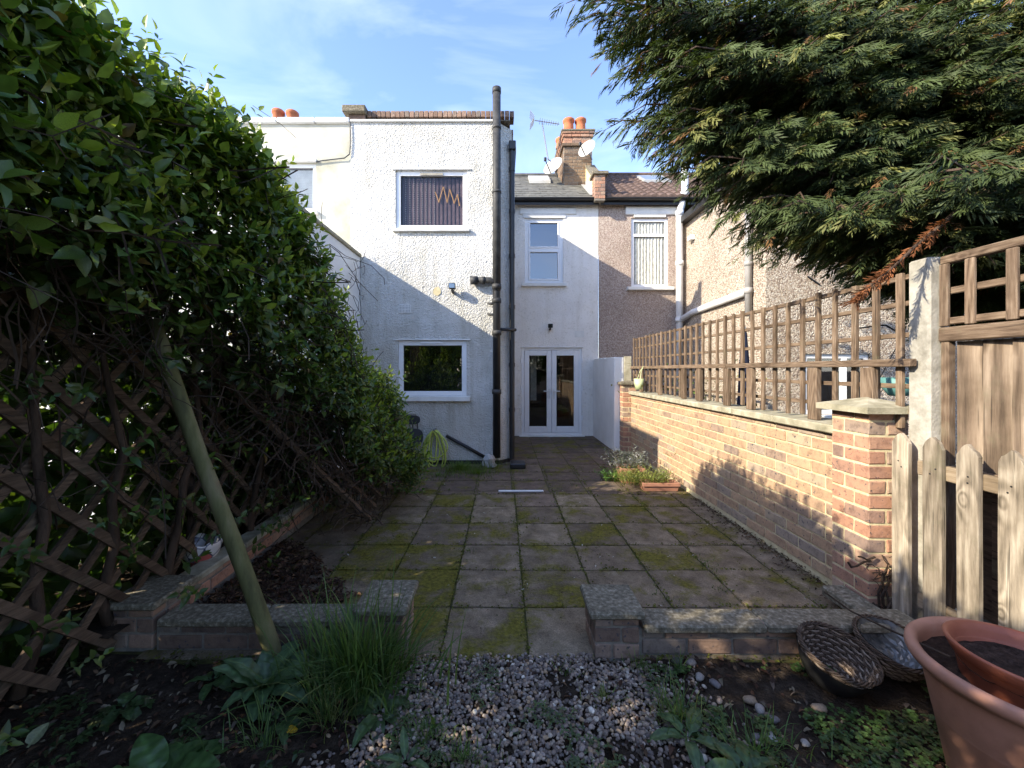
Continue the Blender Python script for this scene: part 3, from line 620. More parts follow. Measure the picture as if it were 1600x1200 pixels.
ZE2, YRI, ZRI = PZ(310, 8.85), 11.05, PZ(276, 11.05)
rf = MB(); rf.add([(-3.0, 8.83, ZE2 - .02), (XB, 8.83, ZE2 - .02), (XB, YRI, ZRI - .02), (-3.0, YRI, ZRI - .02), (-3.0, 13.2, ZE2), (XB, 13.2, ZE2)], [(0, 1, 2, 3), (3, 2, 5, 4)])
roof = rf.build('roof', M['slate'], house)
roof_courses(roof, 'slates', .0, XB - .05, 8.82, ZE2, YRI, ZRI, 13, M['slate'])
b = MB(); b.tube([(-.2, YRI, ZRI + .02), (XB, YRI, ZRI + .02)], .07, 8); b.build('ridge', M['felt'], roof)
b = MB()
sk0, sk1 = 10.15, 10.75; zs_ = lambda y: ZE2 + (ZRI-ZE2)*(y-8.82)/(YRI-8.82)
for (a, c, d, e) in ((PX(826, 10.5), PX(858, 10.5), sk0, sk1),):
    b.add([(a, d, zs_(d)+.02), (c, d, zs_(d)+.02), (c, e, zs_(e)+.02), (a, e, zs_(e)+.02), (a, d, zs_(d)+.09), (c, d, zs_(d)+.09), (c, e, zs_(e)+.09), (a, e, zs_(e)+.09)], [(0, 1, 5, 4), (1, 2, 6, 5), (2, 3, 7, 6), (3, 0, 4, 7), (4, 5, 6, 7)])
b.build('skylight', M['dish'], roof)
def gutter(parent, x0, x1, y, z, m, r=.055, name='gutter'):
    b = MB(); n = 7
    for sgn, rr in ((1, r), (-1, r*.86)):
        vs = []
        for x in (x0, x1):
            for k in range(n+1): a = math.pi + math.pi*k/n; vs.append((x, y + rr*math.cos(a), z + rr*math.sin(a)))
        q = n+1; b.add(vs, [((k, k+1, q+k+1, q+k) if sgn > 0 else (k+1, k, q+k, q+k+1)) for k in range(n)])
    b.box(x0, x1, y + r, y + r + .02, z - .12, z + .01); return b.build(name, m, parent)
gutter(house, XS, XB - .02, 8.80, ZE2 - .01, M['black'])
b = MB(); b.box(XS, XB, 8.88, 9.0, ZG - .02, ZE2 - .03); b.build('soffit', M['black'], house)
b = MB(); b.box(XS - .02, XS + .07, YB + .3, YR - .05, ZE - .03, ZE + .05); b.build('wing_gutter', M['black'], house)
# pipes
YP = YB - .085; xp = PX(776, YP)
b = MB(); b.tube([(xp, YP, .12), (xp, YP, PZ(146, YP))], .058, 14); sp = b.build('soil_pipe', M['black'], house, smooth=True)
b = MB(); b.tube([(xp, YP, PZ(455, YP)), (xp, YP, PZ(140, YP))], .062, 14); b.tube([(xp, YP, PZ(146, YP)), (xp, YP, PZ(138, YP))], .068, 14); b.build('vent_pipe', M['grey'], sp, smooth=True)
b = MB()
for v in (448, 470, 520, 612): b.tube([(xp, YP, PZ(v, YP) - .035), (xp, YP, PZ(v, YP) + .035)], .072, 14)
for v in (300, 200): b.tube([(xp, YP, PZ(v, YP) - .02), (xp, YP, PZ(v, YP) + .02)], .070, 14)
b.build('pipe_collar', M['grey'], sp, smooth=True)
b = MB(); zb = PZ(440, YP); b.tube([(xp, YP, zb - .04), (xp - .10, YP, zb + .02), (PX(737, YP), YP, zb + .02)], .048, 12); b.tube([(PX(746, YP), YP, zb+.02), (PX(735, YP), YP, zb+.02)], .062, 12); b.tube([(PX(758, YP), YP, zb+.02), (PX(752, YP), YP, zb+.02)], .058, 12); b.build('branch_pipe', M['grey'], sp, smooth=True)
for v in (475, 492):
    b = MB(); b.tube([(xp, YP, PZ(v, YP)), (xp - .11, YP - .01, PZ(v, YP) + .005), (xp - .13, YP + .05, PZ(v, YP) + .02)], .020, 8); b.build('waste_pipe', M['grey'], sp, smooth=True)
yd = YB + .12; xd = PX(800, yd)
b = MB(); b.tube([(xd, yd, .06), (xd, yd, PZ(232, yd))], .042, 12)
for v in (640, 570, 480, 400, 330, 265): b.tube([(xd, yd, PZ(v, yd)-.03), (xd, yd, PZ(v, yd)+.03)], .050, 12)
b.bbox(xd - .05, xd + .06, yd - .06, yd + .06, PZ(236, yd), PZ(222, yd), .01); dp = b.build('downpipe', M['black'], house)
b = MB(); zb = PZ(514, YP); b.tube([(xp, YP + .02, zb), (xd + .06, yd - .06, zb)], .024, 8); b.build('overflow_pipe', M['black'], house, smooth=True)
b = MB(); b.tube([AT(697, 681, YB - .05), AT(729, 698, YB - .05), AT(762, 717, YB - .06)], .026, 8); b.build('sink_waste', M['black'], house, smooth=True)
b = MB(); b.box(PX(652, YB), XR, YB - .012, YB + .0, .0, PZ(722, YB) + .03); b.add([(XR, YB - .012, 0), (XS, YB + .188, 0), (XS, YB + .188, .06), (XR, YB - .012, .06)], [(0, 1, 2, 3)]); b.build('plinth', M['black'], house)
# floodlights, air brick, patches
def flood(parent, u, v, Y):
    x, z = PX(u, Y), PZ(v, Y); b = MB(); b.bbox(x - .05, x + .05, Y - .17, Y - .08, z - .03, z + .055, .008); f = b.build('floodlight', M['black'], parent)
    b = MB(); b.box(x - .042, x + .042, Y - .174, Y - .171, z - .022, z + .045); b.build('lens', M['glass'], f)
    b = MB(); b.bbox(x - .02, x + .02, Y - .09, Y, z - .075, z - .032, .006); b.tube([(x, Y - .1, z - .05), (x, Y - .13, z - .03)], .012, 6); b.build('bracket', M['grey'], f)
flood(house, 708, 451, YB); flood(house, 859, 511, YR)
x0, z0 = PX(622, YB), PZ(489, YB)
b = MB()
for i in range(9): b.box(x0 + i*.0225, x0 + i*.0225 + .011, YB - .010, YB + .001, z0, z0 + .125)
for k in range(6): b.box(x0, x0 + .191, YB - .008, YB + .0005, z0 + k*.0228, z0 + k*.0228 + .011)
ab = b.build('air_brick', M['sillw'], house)
b = MB(); b.box(x0 + .002, x0 + .189, YB - .004, YB + .0003, z0 + .002, z0 + .123); b.build('void', M['room'], ab)
x0, z0 = PX(898, YR), PZ(527, YR); b = MB()
for i in range(7): b.box(x0 + i*.031, x0 + i*.031 + .018, YR - .008, YR + .001, z0, z0 + .13)
for k in range(5): b.box(x0, x0 + .204, YR - .006, YR + .0005, z0 + k*.029, z0 + k*.029 + .017)
b.build('air_brick', M['sillw'], house)
b = MB(); rs = random.Random(4); pts = [(PX(683, YB) + .055*(1+.25*rs.random())*math.cos(a), PZ(455, YB) + .06*(1+.25*rs.random())*math.sin(a)) for a in np.linspace(0, 6.28, 15)[:-1]]
b.add([(x, YB - .008, z) for x, z in pts], [tuple(range(14))]); b.build('bare_patch', M['mortar'], house)

# chimney between the two houses
YC = 10.0; cx0, cx1 = PX(881, YC), PX(925, YC); cz1 = PZ(207, YC)
b = MB(); b.box(cx0, cx1, YC, YC + 1.3, 5.6, cz1); chm = b.build('chimney', M['mortard'], house)
chh = .078
for k in range(26):
    z = cz1 - .39 - (k + .5)*chh
    if z < 5.75: break
    a = cx0 - (.11 if k % 2 else 0)
    while a < cx1 - .02:
        s_, e_ = max(a, cx0), min(a + .225, cx1); a += .225
        if e_ - s_ > .04: brick_at(chm, ((s_+e_)/2, YC + .045, z), (e_ - s_ - .01, .1, chh - .01), M['stock'])
    a = YC + (.1 if k % 2 else .0)
    while a < YC + 1.28:
        e_ = min(a + .225, YC + 1.3)
        if e_ - a > .05: brick_at(chm, (cx0 + .045, (a + e_)/2 , z), (.1, e_ - a - .01, chh - .01), M['stock'])
        a += .225
for k, o_ in enumerate((.05, .03, .0, .015, .05)):
    z = cz1 - (k + .5)*chh; a = cx0 - o_
    while a < cx1 + o_ - .02:
        e_ = min(a + .22, cx1 + o_)
        if e_ - a > .04: brick_at(chm, ((a + e_)/2, YC - o_ + .05, z), (e_ - a - .008, .11, chh - .008), M['brickred'] if k < 4 else M['stock'])
        a += .22
    a = YC - o_ + .11
    while a < YC + 1.3:
        brick_at(chm, (cx0 - o_ + .05, a + .11, z), (.11, .212, chh - .008), M['brickred'] if k < 4 else M['stock']); a += .22
b = MB(); b.bbox(cx0 - .07, cx1 + .07, YC - .07, YC + 1.37, cz1, cz1 + .06, .015); b.build('chimney_cap', M['coped'], chm)
for (u, yy) in ((891, YC + .25), (910, YC + .25), (884, YC + .85), (902, YC + .85)):
    x = PX(u, YC); zt = PZ(177 if u in (891, 910) else 188, YC) if yy < YC + .5 else PZ(186, YC)
    b = MB(); z0 = cz1 + .06; b.lathe([(.135, z0), (.125, z0 + (zt-z0)*.5), (.120, zt - .09), (.145, zt - .07), (.145, zt - .02), (.12, zt), (.09, zt), (.09, z0 + .1)], (x, yy, 0), 16); b.build('chimney_pot', M['clay'], chm, smooth=True)
# raked party parapet and its brick pier
def rake(parent):
    b = MB(); xa, xb = 2.0, 2.2; y0, y1 = 8.95, YC + .02; zr = lambda y: ZE2 + (ZRI-ZE2)*(y-8.82)/(YRI-8.82)
    b.add([(xa, y0, zr(y0)-.05), (xb, y0, zr(y0)-.05), (xb, y1, zr(y1)-.05), (xa, y1, zr(y1)-.05), (xa, y0, zr(y0)+.33), (xb, y0, zr(y0)+.33), (xb, y1, zr(y1)+.45), (xa, y1, zr(y1)+.45)],
          [(3, 2, 1, 0), (4, 5, 6, 7), (0, 1, 5, 4), (1, 2, 6, 5), (2, 3, 7, 6), (3, 0, 4, 7)])
    p = b.build('party_parapet', M['mortar'], parent)
    c = MB(); c.add([(xa-.02, y0, zr(y0)+.333), (xb+.02, y0, zr(y0)+.333), (xb+.02, y1, zr(y1)+.453), (xa-.02, y1, zr(y1)+.453), (xa-.02, y0, zr(y0)+.38), (xb+.02, y0, zr(y0)+.38), (xb+.02, y1, zr(y1)+.50), (xa-.02, y1, zr(y1)+.50)],
          [(3, 2, 1, 0), (4, 5, 6, 7), (0, 1, 5, 4), (1, 2, 6, 5), (2, 3, 7, 6), (3, 0, 4, 7)]); c.build('coping', M['coped'], p)
    f = MB(); f.add([(xa-.004, y0, zr(y0)+.02), (xa-.004, y1, zr(y1)+.02), (xa-.004, y1, zr(y1)+.12), (xa-.004, y0, zr(y0)+.12), (xa-.12, y0, zr(y0)+.03), (xa-.12, y1, zr(y1)+.03)], [(0, 1, 2, 3), (0, 4, 5, 1)]); f.build('flashing', M['lead'], p)
    yb = 8.72; xa, xb = PX(929, yb), PX(946, yb); z0, z1 = PZ(313, yb), PZ(273, yb); q = MB(); q.box(xa+.006, xb-.006, yb+.006, yb+.24, z0, z1); q = q.build('parapet_pier', M['mortard'], p)
    nb = 7; h = (z1-z0)/nb
    for k in range(nb):
        cut = (xb-xa)*(.62 if k % 2 else .38); zc = z0 + (k+.5)*h
        for (a, c_) in ((xa, xa+cut), (xa+cut, xb)): brick_at(q, ((a+c_)/2, yb+.05, zc), (c_-a-.008, .1, h-.009), M['brickred'])
        brick_at(q, (xa+.05, yb+.17, zc), (.1, .12, h-.009), M['brickred'])
    q2 = MB(); q2.bbox(xa-.05, xb+.06, yb-.05, yb+.3, z1, z1+.07, .01); q2.build('pier_cap', M['coped'], p)
rake(house)
# satellite dishes and aerial
def dish(u, v, Y, r, face, label):
    c = Vector(AT(u, v, Y)); t = thing('satellite_dish', c, label, 'satellite dish')
    mt = Vector(face).to_track_quat('Z', 'Y').to_matrix()
    b = MB(); b.lathe([(0.001, -.05*r/.25), (r*.4, -.042*r/.25), (r*.75, -.02*r/.25), (r, .012), (r*1.02, .006), (r*.75, -.032*r/.25), (r*.4, -.055*r/.25), (.001, -.062*r/.25)], c, 24, mt); b.build('reflector', M['dish'], t, smooth=True)
    tip = c + mt @ Vector((0, -r*.55, r*1.25)); b = MB(); b.tube([c + mt @ Vector((0, -r*.95, 0)), tip], .012, 6); b.bbox(tip.x-.03, tip.x+.03, tip.y-.03, tip.y+.03, tip.z-.03, tip.z+.05, .008); b.build('feed_arm', M['black'], t)
    b = MB(); b.tube([c - mt @ Vector((0, 0, .06)), c - mt @ Vector((0, .06, .2)), c - mt @ Vector((0, .1, .28))], .018, 6); b.build('bracket', M['metal'], t)
dish(917, 232, YC - .32, .22, (-.72, -.8, .35), 'small grey satellite dish fixed high on the chimney stack')
dish(864, 259, YC - .1, .25, (-.6, -.75, .45), 'grey satellite dish at the foot of the chimney above the slate roof')
ae = thing('tv_aerial', AT(857, 255, YC), 'thin tv aerial on a leaning mast beside the chimney', 'tv aerial')
b = MB(); b.tube([AT(867, 262, YC + .3), AT(856, 248, YC), AT(847, 192, YC)], .016, 6); b.build('mast', M['metal'], ae)
p0, p1 = Vector(AT(835, 188, YC)), Vector(AT(874, 194, YC)); b = MB(); b.tube([p0, p1], .012, 6); b.build('boom', M['metal'], ae)
b = MB()
for k in range(9):
    q = p0.lerp(p1, .22 + .09*k); b.tube([q + Vector((0, -.13 + .006*k, 0)), q + Vector((0, .13 - .006*k, 0))], .006, 4)
b.build('elements', M['metal'], ae)
b = MB()
for k in (-1, 1):
    for j in range(5): b.tube([p0 + Vector((-.02 - .02*j, -.15, k*(.03 + .03*j))), p0 + Vector((-.02 - .02*j, .15, k*(.03 + .03*j)))], .008, 4)
b.build('reflector', M['dish'], ae)

# ================================================================== LEFT NEIGHBOUR
ln = thing('neighbour_house', (-4.0, 7.5, 0), 'cream rendered neighbouring house on the left behind the hedge', 'house')
nw = (PX(400, YB), PX(493, YB), PZ(330, YB), PZ(254, YB))
b = MB(); wall_panel(b, -6.5, XL - .004, 0, PZ(193, YB), YB + .012, [nw]); b.add([(-6.5, YB + .012, 0), (-6.5, YR, 0), (-6.5, YR, 5.25), (-6.5, YB + .012, 5.25)], [(3, 2, 1, 0)]); b.build('wall', M['cream'], ln)
xx = [-6.5, -5.4, -4.3, PX(434, YB), PX(493, YB), XL - .01]
for a, c in zip(xx[:-1], xx[1:]):
    b = MB(); b.bbox(a + .004, c - .004, YB - .04, YB + .28, PZ(193, YB) + .001, PZ(185, YB), .01); b.build('coping_stone', M['extwhite'], ln)
wn = window(ln, *nw, YB + .012, t=.06, sill=(.05, .06, .05), glass='glassl')
b = MB(); xm = PX(441, YB); b.bbox(xm - .06, xm, YB + .045, YB + .0995, nw[2] + .06, nw[3] - .06); b.build('mullion', M['upvc'], wn)
b = MB()
for k in range(24): z = nw[2] + .06 + k*.026; b.add([(xm, YB + .112, z), (nw[1] - .062, YB + .112, z), (nw[1] - .062, YB + .098, z + .019), (xm, YB + .098, z + .019)], [(0, 1, 2, 3)])
o = b.build('venetian_blind', M['blindw'], wn)
b = MB(); b.bbox(nw[0] - .05, nw[1] + .02, YB - .03, YB + .02, nw[3] + .003, nw[3] + .05, .006); b.build('lintel', M['sillw'], ln)
b = MB(); b.tube([AT(547, 193, YB - .02), AT(547.5, 225, YB - .02), AT(546, 241, YB - .02), AT(538, 247, YB - .02), AT(520, 249, YB - .015), AT(503, 251, YB - .015), AT(494, 253, YB - .01)], .009, 5); b.build('cable', M['black'], ln)
b = MB(); b.add([(-6.5, YB + .3, 5.0), (XL, YB + .3, 5.0), (XL, YR, 5.0), (-6.5, YR, 5.0)], [(0, 1, 2, 3)]); b.build('roof', M['felt'], ln)
b = MB(); b.box(PX(418, 9.3), PX(475, 9.3), 9.3, 9.9, 5.0, PZ(186, 9.3)); st = b.build('chimney', M['stock'], ln)
for u, vt in ((435, 173), (457, 175)):
    b = MB(); zt = PZ(vt, 9.5); z0 = PZ(186, 9.3); b.lathe([(.13, z0), (.12, zt - .1), (.14, zt - .08), (.14, zt - .02), (.12, zt), (.08, zt), (.08, z0)], (PX(u, 9.5), 9.5, 0), 16); b.build('chimney_pot', M['clay'], st, smooth=True)
# its single-storey extension alongside the garden
XE, ZX, YE = -2.21, 3.23, 3.62
b = MB(); b.box(-5.5, XE, YE, YB - .01, 0, ZX - .054); b.build('extension', M['extwhite'], ln)
for a, c in ((YE - .03, 4.7), (4.7, 5.5), (5.5, YB - .02)):
    b = MB(); b.bbox(XE - .22, XE + .03, a + .003, c - .003, ZX - .052, ZX, .010); b.build('extension_coping', M['cope'], ln)

# ================================================================== RIGHT NEIGHBOUR
rn = thing('neighbour_house', (4.5, 8.0, 0), 'pebbledash neighbouring house on the right with white pipes and brown tiled roof', 'house')
XW = 3.95; pw = (PX(986, YR), PX(1044, YR), PZ(449, YR), PZ(341, YR))
b = MB(); wall_panel(b, XB + .002, XW, 0, ZG, YR - .006, [pw]); b.build('rear_wall', M['pebble'], rn)
wn = window(rn, *pw, YR - .006, bars=(PZ(367, YR),), t=.07, sill=(.1, .09, .07), glass='glassl')
b = MB(); n_ = 44
for k in range(n_):
    xa = pw[0] + .073 + (pw[1]-pw[0]-.146)*k/n_; xb = pw[0] + .073 + (pw[1]-pw[0]-.146)*(k+1)/n_; f = lambda q: YR + .068 + .010*math.sin(q*1.35) + .006*math.sin(q*2.9)
    b.add([(xa, f(k), pw[2] + .05), (xb, f(k+1), pw[2] + .05), (xb, f(k+1), pw[3] - .05), (xa, f(k), pw[3] - .05)], [(0, 1, 2, 3)])
b.build('net_curtain', M['net'], wn, smooth=True)
b = MB(); b.bbox(PX(977, YR), PX(1061, YR), YR - .035, YR + .01, PZ(336, YR), PZ(323, YR), .01); b.bbox(PX(990, YR), PX(1040, YR), YR - .03, YR + .01, PZ(340, YR), PZ(335.8, YR), .005); b.build('lintel', M['sillw'], rn)
rf = MB(); rf.add([(XB, 8.83, ZE2 - .02), (9.5, 8.83, ZE2 - .02), (9.5, YRI, ZRI - .02), (XB, YRI, ZRI - .02), (XB, 13.2, ZE2), (9.5, 13.2, ZE2)], [(0, 1, 2, 3), (3, 2, 5, 4)]); roof2 = rf.build('roof', M['tile'], rn)
roof_courses(roof2, 'roof_tiles', XB + .13, 6.5, 8.80, ZE2, YRI, ZRI, 11, M['tile'], wave=.19)
b = MB(); b.tube([(XB, YRI, ZRI + .03), (9.5, YRI, ZRI + .03)], .08, 8); b.build('ridge', M['tile'], roof2)
b = MB(); a, c = PX(999, 10.4), PX(1040, 10.4); d, e = 10.05, 10.65
b.add([(a, d, zs_(d)+.02), (c, d, zs_(d)+.02), (c, e, zs_(e)+.02), (a, e, zs_(e)+.02), (a, d, zs_(d)+.12), (c, d, zs_(d)+.12), (c, e, zs_(e)+.12), (a, e, zs_(e)+.12)], [(0, 1, 5, 4), (1, 2, 6, 5), (2, 3, 7, 6), (3, 0, 4, 7), (4, 5, 6, 7)]); sk = b.build('skylight', M['lead'], roof2)
b = MB(); b.add([(a+.06, d+.05, zs_(d+.05)+.124), (c-.06, d+.05, zs_(d+.05)+.124), (c-.06, e-.05, zs_(e-.05)+.124), (a+.06, e-.05, zs_(e-.05)+.124)], [(0, 1, 2, 3)]); b.build('pane', M['glass'], sk)
gutter(rn, XB + .03, 5.5, 8.80, ZE2 - .01, M['black'])
b = MB(); b.box(XB + .01, 5.5, 8.88, 8.99, ZG - .02, ZE2 - .03); b.build('soffit', M['black'], rn)
# rear wing: side wall faces left, end wall faces the camera
YW = 6.17; ZW = 4.73; gw = (PX(1256, YW), PX(1360, YW), PZ(648, YW), PZ(553, YW))
b = MB(); b.add([(XW, YR, 0), (XW, YW, 0), (XW, YW, ZW), (XW, YR, ZW)], [(0, 1, 2, 3)]); wall_panel(b, XW, 8.5, 0, ZW, YW, [gw]); b.build('wing_wall', M['pebble2'], rn)
wn = window(rn, *gw, YW, t=.07, sill=(.05, .07, .05)); b = MB(); b.bbox(PX(1318, YW), PX(1326, YW), YW + .03, YW + .09, gw[2] + .07, gw[3] - .07); b.build('mullion', M['upvc'], wn)
b = MB(); b.add([(XW - .12, YW - .12, ZW + .02), (8.5, YW - .12, ZW + .02), (8.5, YR + .6, ZW + 1.6), (XW - .12, YR + .6, ZW + .02)], [(0, 1, 2), (0, 2, 3)]); b.box(XW - .15, XW + .02, YW - .15, YR - .02, ZW - .12, ZW + .015); b.build('wing_roof', M['black'], rn)
yp = YR - .12; x1, x2 = PX(1070, yp), PX(1061, yp)
b = MB(); b.tube([(x1, yp, PZ(262, yp)), (x1, yp, PZ(300, yp)), (x1, yp, PZ(306, yp)), (x2 + .02, yp - .02, PZ(328, yp)), (x2, yp - .02, PZ(336, yp)), (x2, yp - .02, .0)], .072, 14)
for v in (303, 334, 412, 500): b.tube([(x1 if v < 310 else x2, yp - (0 if v < 310 else .02), PZ(v, yp) - .05), (x1 if v < 310 else x2, yp - (0 if v < 310 else .02), PZ(v, yp) + .05)], .088, 14)
sp2 = b.build('soil_pipe', M['pipew'], rn, smooth=True)
b = MB(); b.tube([(x2 + .02, yp - .03, PZ(500, yp)), (PX(1082, 8.5), 8.5, PZ(488, 8.5)), (XW - .07, 6.60, PZ(457, 6.60))], .062, 12); b.build('branch_pipe', M['pipew'], sp2, smooth=True)
b = MB(); yq = 6.5; b.tube([(XW - .07, yq, 2.3), (XW - .07, yq, ZW - .1)], .05, 12); b.tube([(XW - .07, yq, 3.10), (XW - .07, yq, 3.17)], .06, 12); b.tube([(XW - .07, yq, 2.66), (XW - .07, yq, 2.75)], .062, 12); b.build('downpipe', M['pipeg'], rn, smooth=True)
b = MB(); q = AT(1086, 373, 8.6); b.bbox(XW - .1, XW, 8.45, 8.6, q[2] - .06, q[2] + .04, .01); b.build('vent_outlet', M['sillw'], rn)
b = MB(); b.tube([AT(1262, 432, YW - .01), AT(1281, 445, YW - .01)], .012, 5); b.build('cable', M['black'], rn)
# what shows through the trellis in the neighbour's garden
t = thing('garden_parasol', (PX(1163, 5.2), 5.2, 0), 'closed navy parasol standing beyond the trellis by the pebbledash wing', 'parasol')
b = MB(); b.lathe([(.02, .25), (.09, .5), (.085, .9), (.06, 1.5), (.03, 1.92), (.01, 1.95)], (PX(1163, 5.2), 5.2, 0), 12); b.build('canopy', M['navy'], t, smooth=True)
b = MB(); b.tube([(PX(1163, 5.2), 5.2, 0), (PX(1163, 5.2), 5.2, 2.0)], .018, 8); b.lathe([(.2, 0), (.2, .05), (.03, .09)], (PX(1163, 5.2), 5.2, 0), 16, close=True); b.build('pole', M['metal'], t)
t = thing('hanging_basket', AT(1404, 592, 3.2), 'teal hanging basket beyond the trellis next to the concrete post', 'hanging basket')
c = AT(1404, 600, 3.2); b = MB(); b.lathe([(.001, c[2]-.10), (.06, c[2]-.09), (.10, c[2]-.03), (.115, c[2]+.05), (.105, c[2]+.05), (.09, c[2]-.02), (.001, c[2]-.08)], (c[0], c[1], 0), 18); b.build('bowl', M['teal'], t, smooth=True)
b = MB()
for k in range(3): a = k*2.1; b.tube([(c[0]+.11*math.cos(a), c[1]+.11*math.sin(a), c[2]+.05), (c[0], c[1], c[2]+.32)], .003, 4)
b.tube([(c[0], c[1], c[2]+.32), (c[0], c[1], c[2]+.40), (c[0]-.1, c[1]+.0, c[2]+.46), (c[0]-.28, c[1]+.05, c[2]+.44)], .006, 4); b.build('chain', M['black'], t)

# ================================================================== BOUNDARY WALLS ON THE RIGHT
wt = thing('white_wall', (2.03, 8.1, 0), 'white painted garden wall running from the french doors to the brick pier', 'wall')
b = MB(); n_ = 16; yy = np.linspace(7.31, 8.985, n_+1); rs = random.Random(3)
for k in range(n_): zt = 1.68 + rs.uniform(-.012, .012); b.box(1.965, 2.115, yy[k], yy[k+1], 0, zt)
b.build('body', M['extwhite'], wt)
b = MB(); b.bbox(1.958, 2.13, 7.262, 7.309, 0.0, 1.67, .008); b.build('end_face', M['extwhite'], wt); b = MB(); b.bbox(2.134, 2.27, 7.262, 7.42, 0.0, 1.69, .01); b.build('mossy_end', M['cope'], wt)

bw = thing('brick_wall', (2.25, 4.8, 0), 'red multi brick garden wall along the right side of the patio under the trellis', 'wall')
XF, CHh, BL = 2.19, .0855, .258
b = MB(); b.box(XF + .007, XF + .21, 2.66, 7.06, -.03, 1.03); b.build('mortar', M['mortar'], bw)
lay(bw, 'y', XF, 2.665, 7.05, .0, 12, CHh, BL, .10, M['brick'])
ys_ = [2.665, 3.27, 3.88, 4.49, 5.10, 5.71, 6.32, 7.05]
for a, c in zip(ys_[:-1], ys_[1:]):
    b = MB(); b.bbox(XF - .045, XF + .25, a + .003, c - .003, 1.032, 1.088, .007); b.build('coping_stone', M['cope'], bw)
def pier(parent, x0, x1, y0, y1, courses, m, capz, apex, over, capm):
    q = MB(); q.box(x0 + .008, x1 - .008, y0 + .008, y1 - .004, -.03, courses*CHh); p = q.build('pier', M['mortar'], parent)
    for k in range(courses):
        zc = (k + .5)*CHh; h = CHh - .011; dx, dy = x1 - x0, y1 - y0
        if k % 2:   # long brick on the front, two pieces on the side
            brick_at(p, (x0 + dx*.33, y0 + .052, zc), (dx*.66 - .006, .10, h), m); brick_at(p, (x0 + dx*.835, y0 + .052, zc), (dx*.33 - .006, .10, h), m)
            brick_at(p, (x0 + .052, y0 + .102 + (dy-.102)/2 + .003, zc), (.10, dy - .102 - .012, h), m)
        else:
            brick_at(p, (x0 + .052, y0 + dy*.32, zc), (.10, dy*.64 - .006, h), m); brick_at(p, (x0 + .052, y0 + dy*.82, zc), (.10, dy*.36 - .012, h), m)
            brick_at(p, (x0 + .105 + (dx-.105)/2 + .003, y0 + .052, zc), (dx - .105 - .008, .10, h), m)
    c = MB(); X0, X1, Y0, Y1 = x0 - over, x1 + over, y0 - over, y1 + over; cx_, cy_ = (X0+X1)/2, (Y0+Y1)/2; z0 = courses*CHh + .002
    c.add([(X0,Y0,z0),(X1,Y0,z0),(X1,Y1,z0),(X0,Y1,z0),(X0,Y0,capz),(X1,Y0,capz),(X1,Y1,capz),(X0,Y1,capz),(cx_,cy_,apex)], [(3,2,1,0),(0,1,5,4),(1,2,6,5),(2,3,7,6),(3,0,4,7),(4,5,8),(5,6,8),(6,7,8),(7,4,8)])
    c.build('pier_cap', capm, p)
pier(bw, 2.12, 2.36, 2.38, 2.655, 14, M['brickred'], 1.235, 1.285, .055, M['cope'])
pier(bw, 2.05, 2.29, 7.06, 7.255, 14, M['brickred'], 1.235, 1.27, .04, M['coped'])

# ---- timber trellis on top of the wall
tr = thing('trellis_fence', (2.29, 4.7, 1.09), 'brown timber square trellis standing above the red brick wall', 'trellis')
XT = 2.285
y = 2.36
while y < 7.2:
    b = MB(); wv = random.uniform(.030, .040); b.bbox(XT - .012, XT + .012, y - wv/2, y + wv/2, 1.095 + random.uniform(0, .02), 2.0 + random.uniform(-.012, .012), .003)
    b.build('slat', M['wood'], tr); y += .155 + random.uniform(-.006, .006)
for z, hh in ((1.98, .030), (1.83, .028), (1.65, .028), (1.356, .028), (1.21, .028)):
    for a, c in ((2.25, 4.12), (4.14, 7.22)):
        b = MB(); b.bbox(XT + .013, XT + .038, a, c, z - hh/2, z + hh/2, .003); b.build('batten', M['woody'], tr)
for a, c in ((2.25, 4.12), (4.14, 7.22)):
    b = MB(); b.bbox(XT - .055, XT - .013, a, c, 1.468, 1.512, .004); b.build('rail', M['woody'], tr)
for y in (2.525, 2.97, 3.73, 4.13, 4.71, 5.12, 5.9, 6.7):
    b = MB(); b.bbox(XT - .052, XT - .014, y - .045, y + .045, 1.09, 1.466, .004); b.build('post', M['wood'], tr)
t = thing('hanging_bucket', AT(1009, 600, 6.5), 'small pale green tin bucket hanging on the far end of the trellis', 'bucket')
c = AT(1009, 600, 6.5); c = (XT - .14, c[1], c[2]); b = MB(); b.lathe([(.001, c[2]-.085), (.055, c[2]-.085), (.078, c[2]+.085), (.07, c[2]+.08), (.05, c[2]-.07), (.001, c[2]-.07)], (c[0], c[1], 0), 16, Matrix.Rotation(.0, 3, 'X')); b.build('body', M['bucket'], t, smooth=True)
b = MB(); b.tube([(c[0], c[1]-.075, c[2]+.08), (c[0]+.03, c[1]-.03, c[2]+.2), (c[0]+.07, c[1], c[2]+.28), (c[0]+.03, c[1]+.03, c[2]+.2), (c[0], c[1]+.075, c[2]+.08)], .005, 5); b.build('handle', M['bucket'], t)

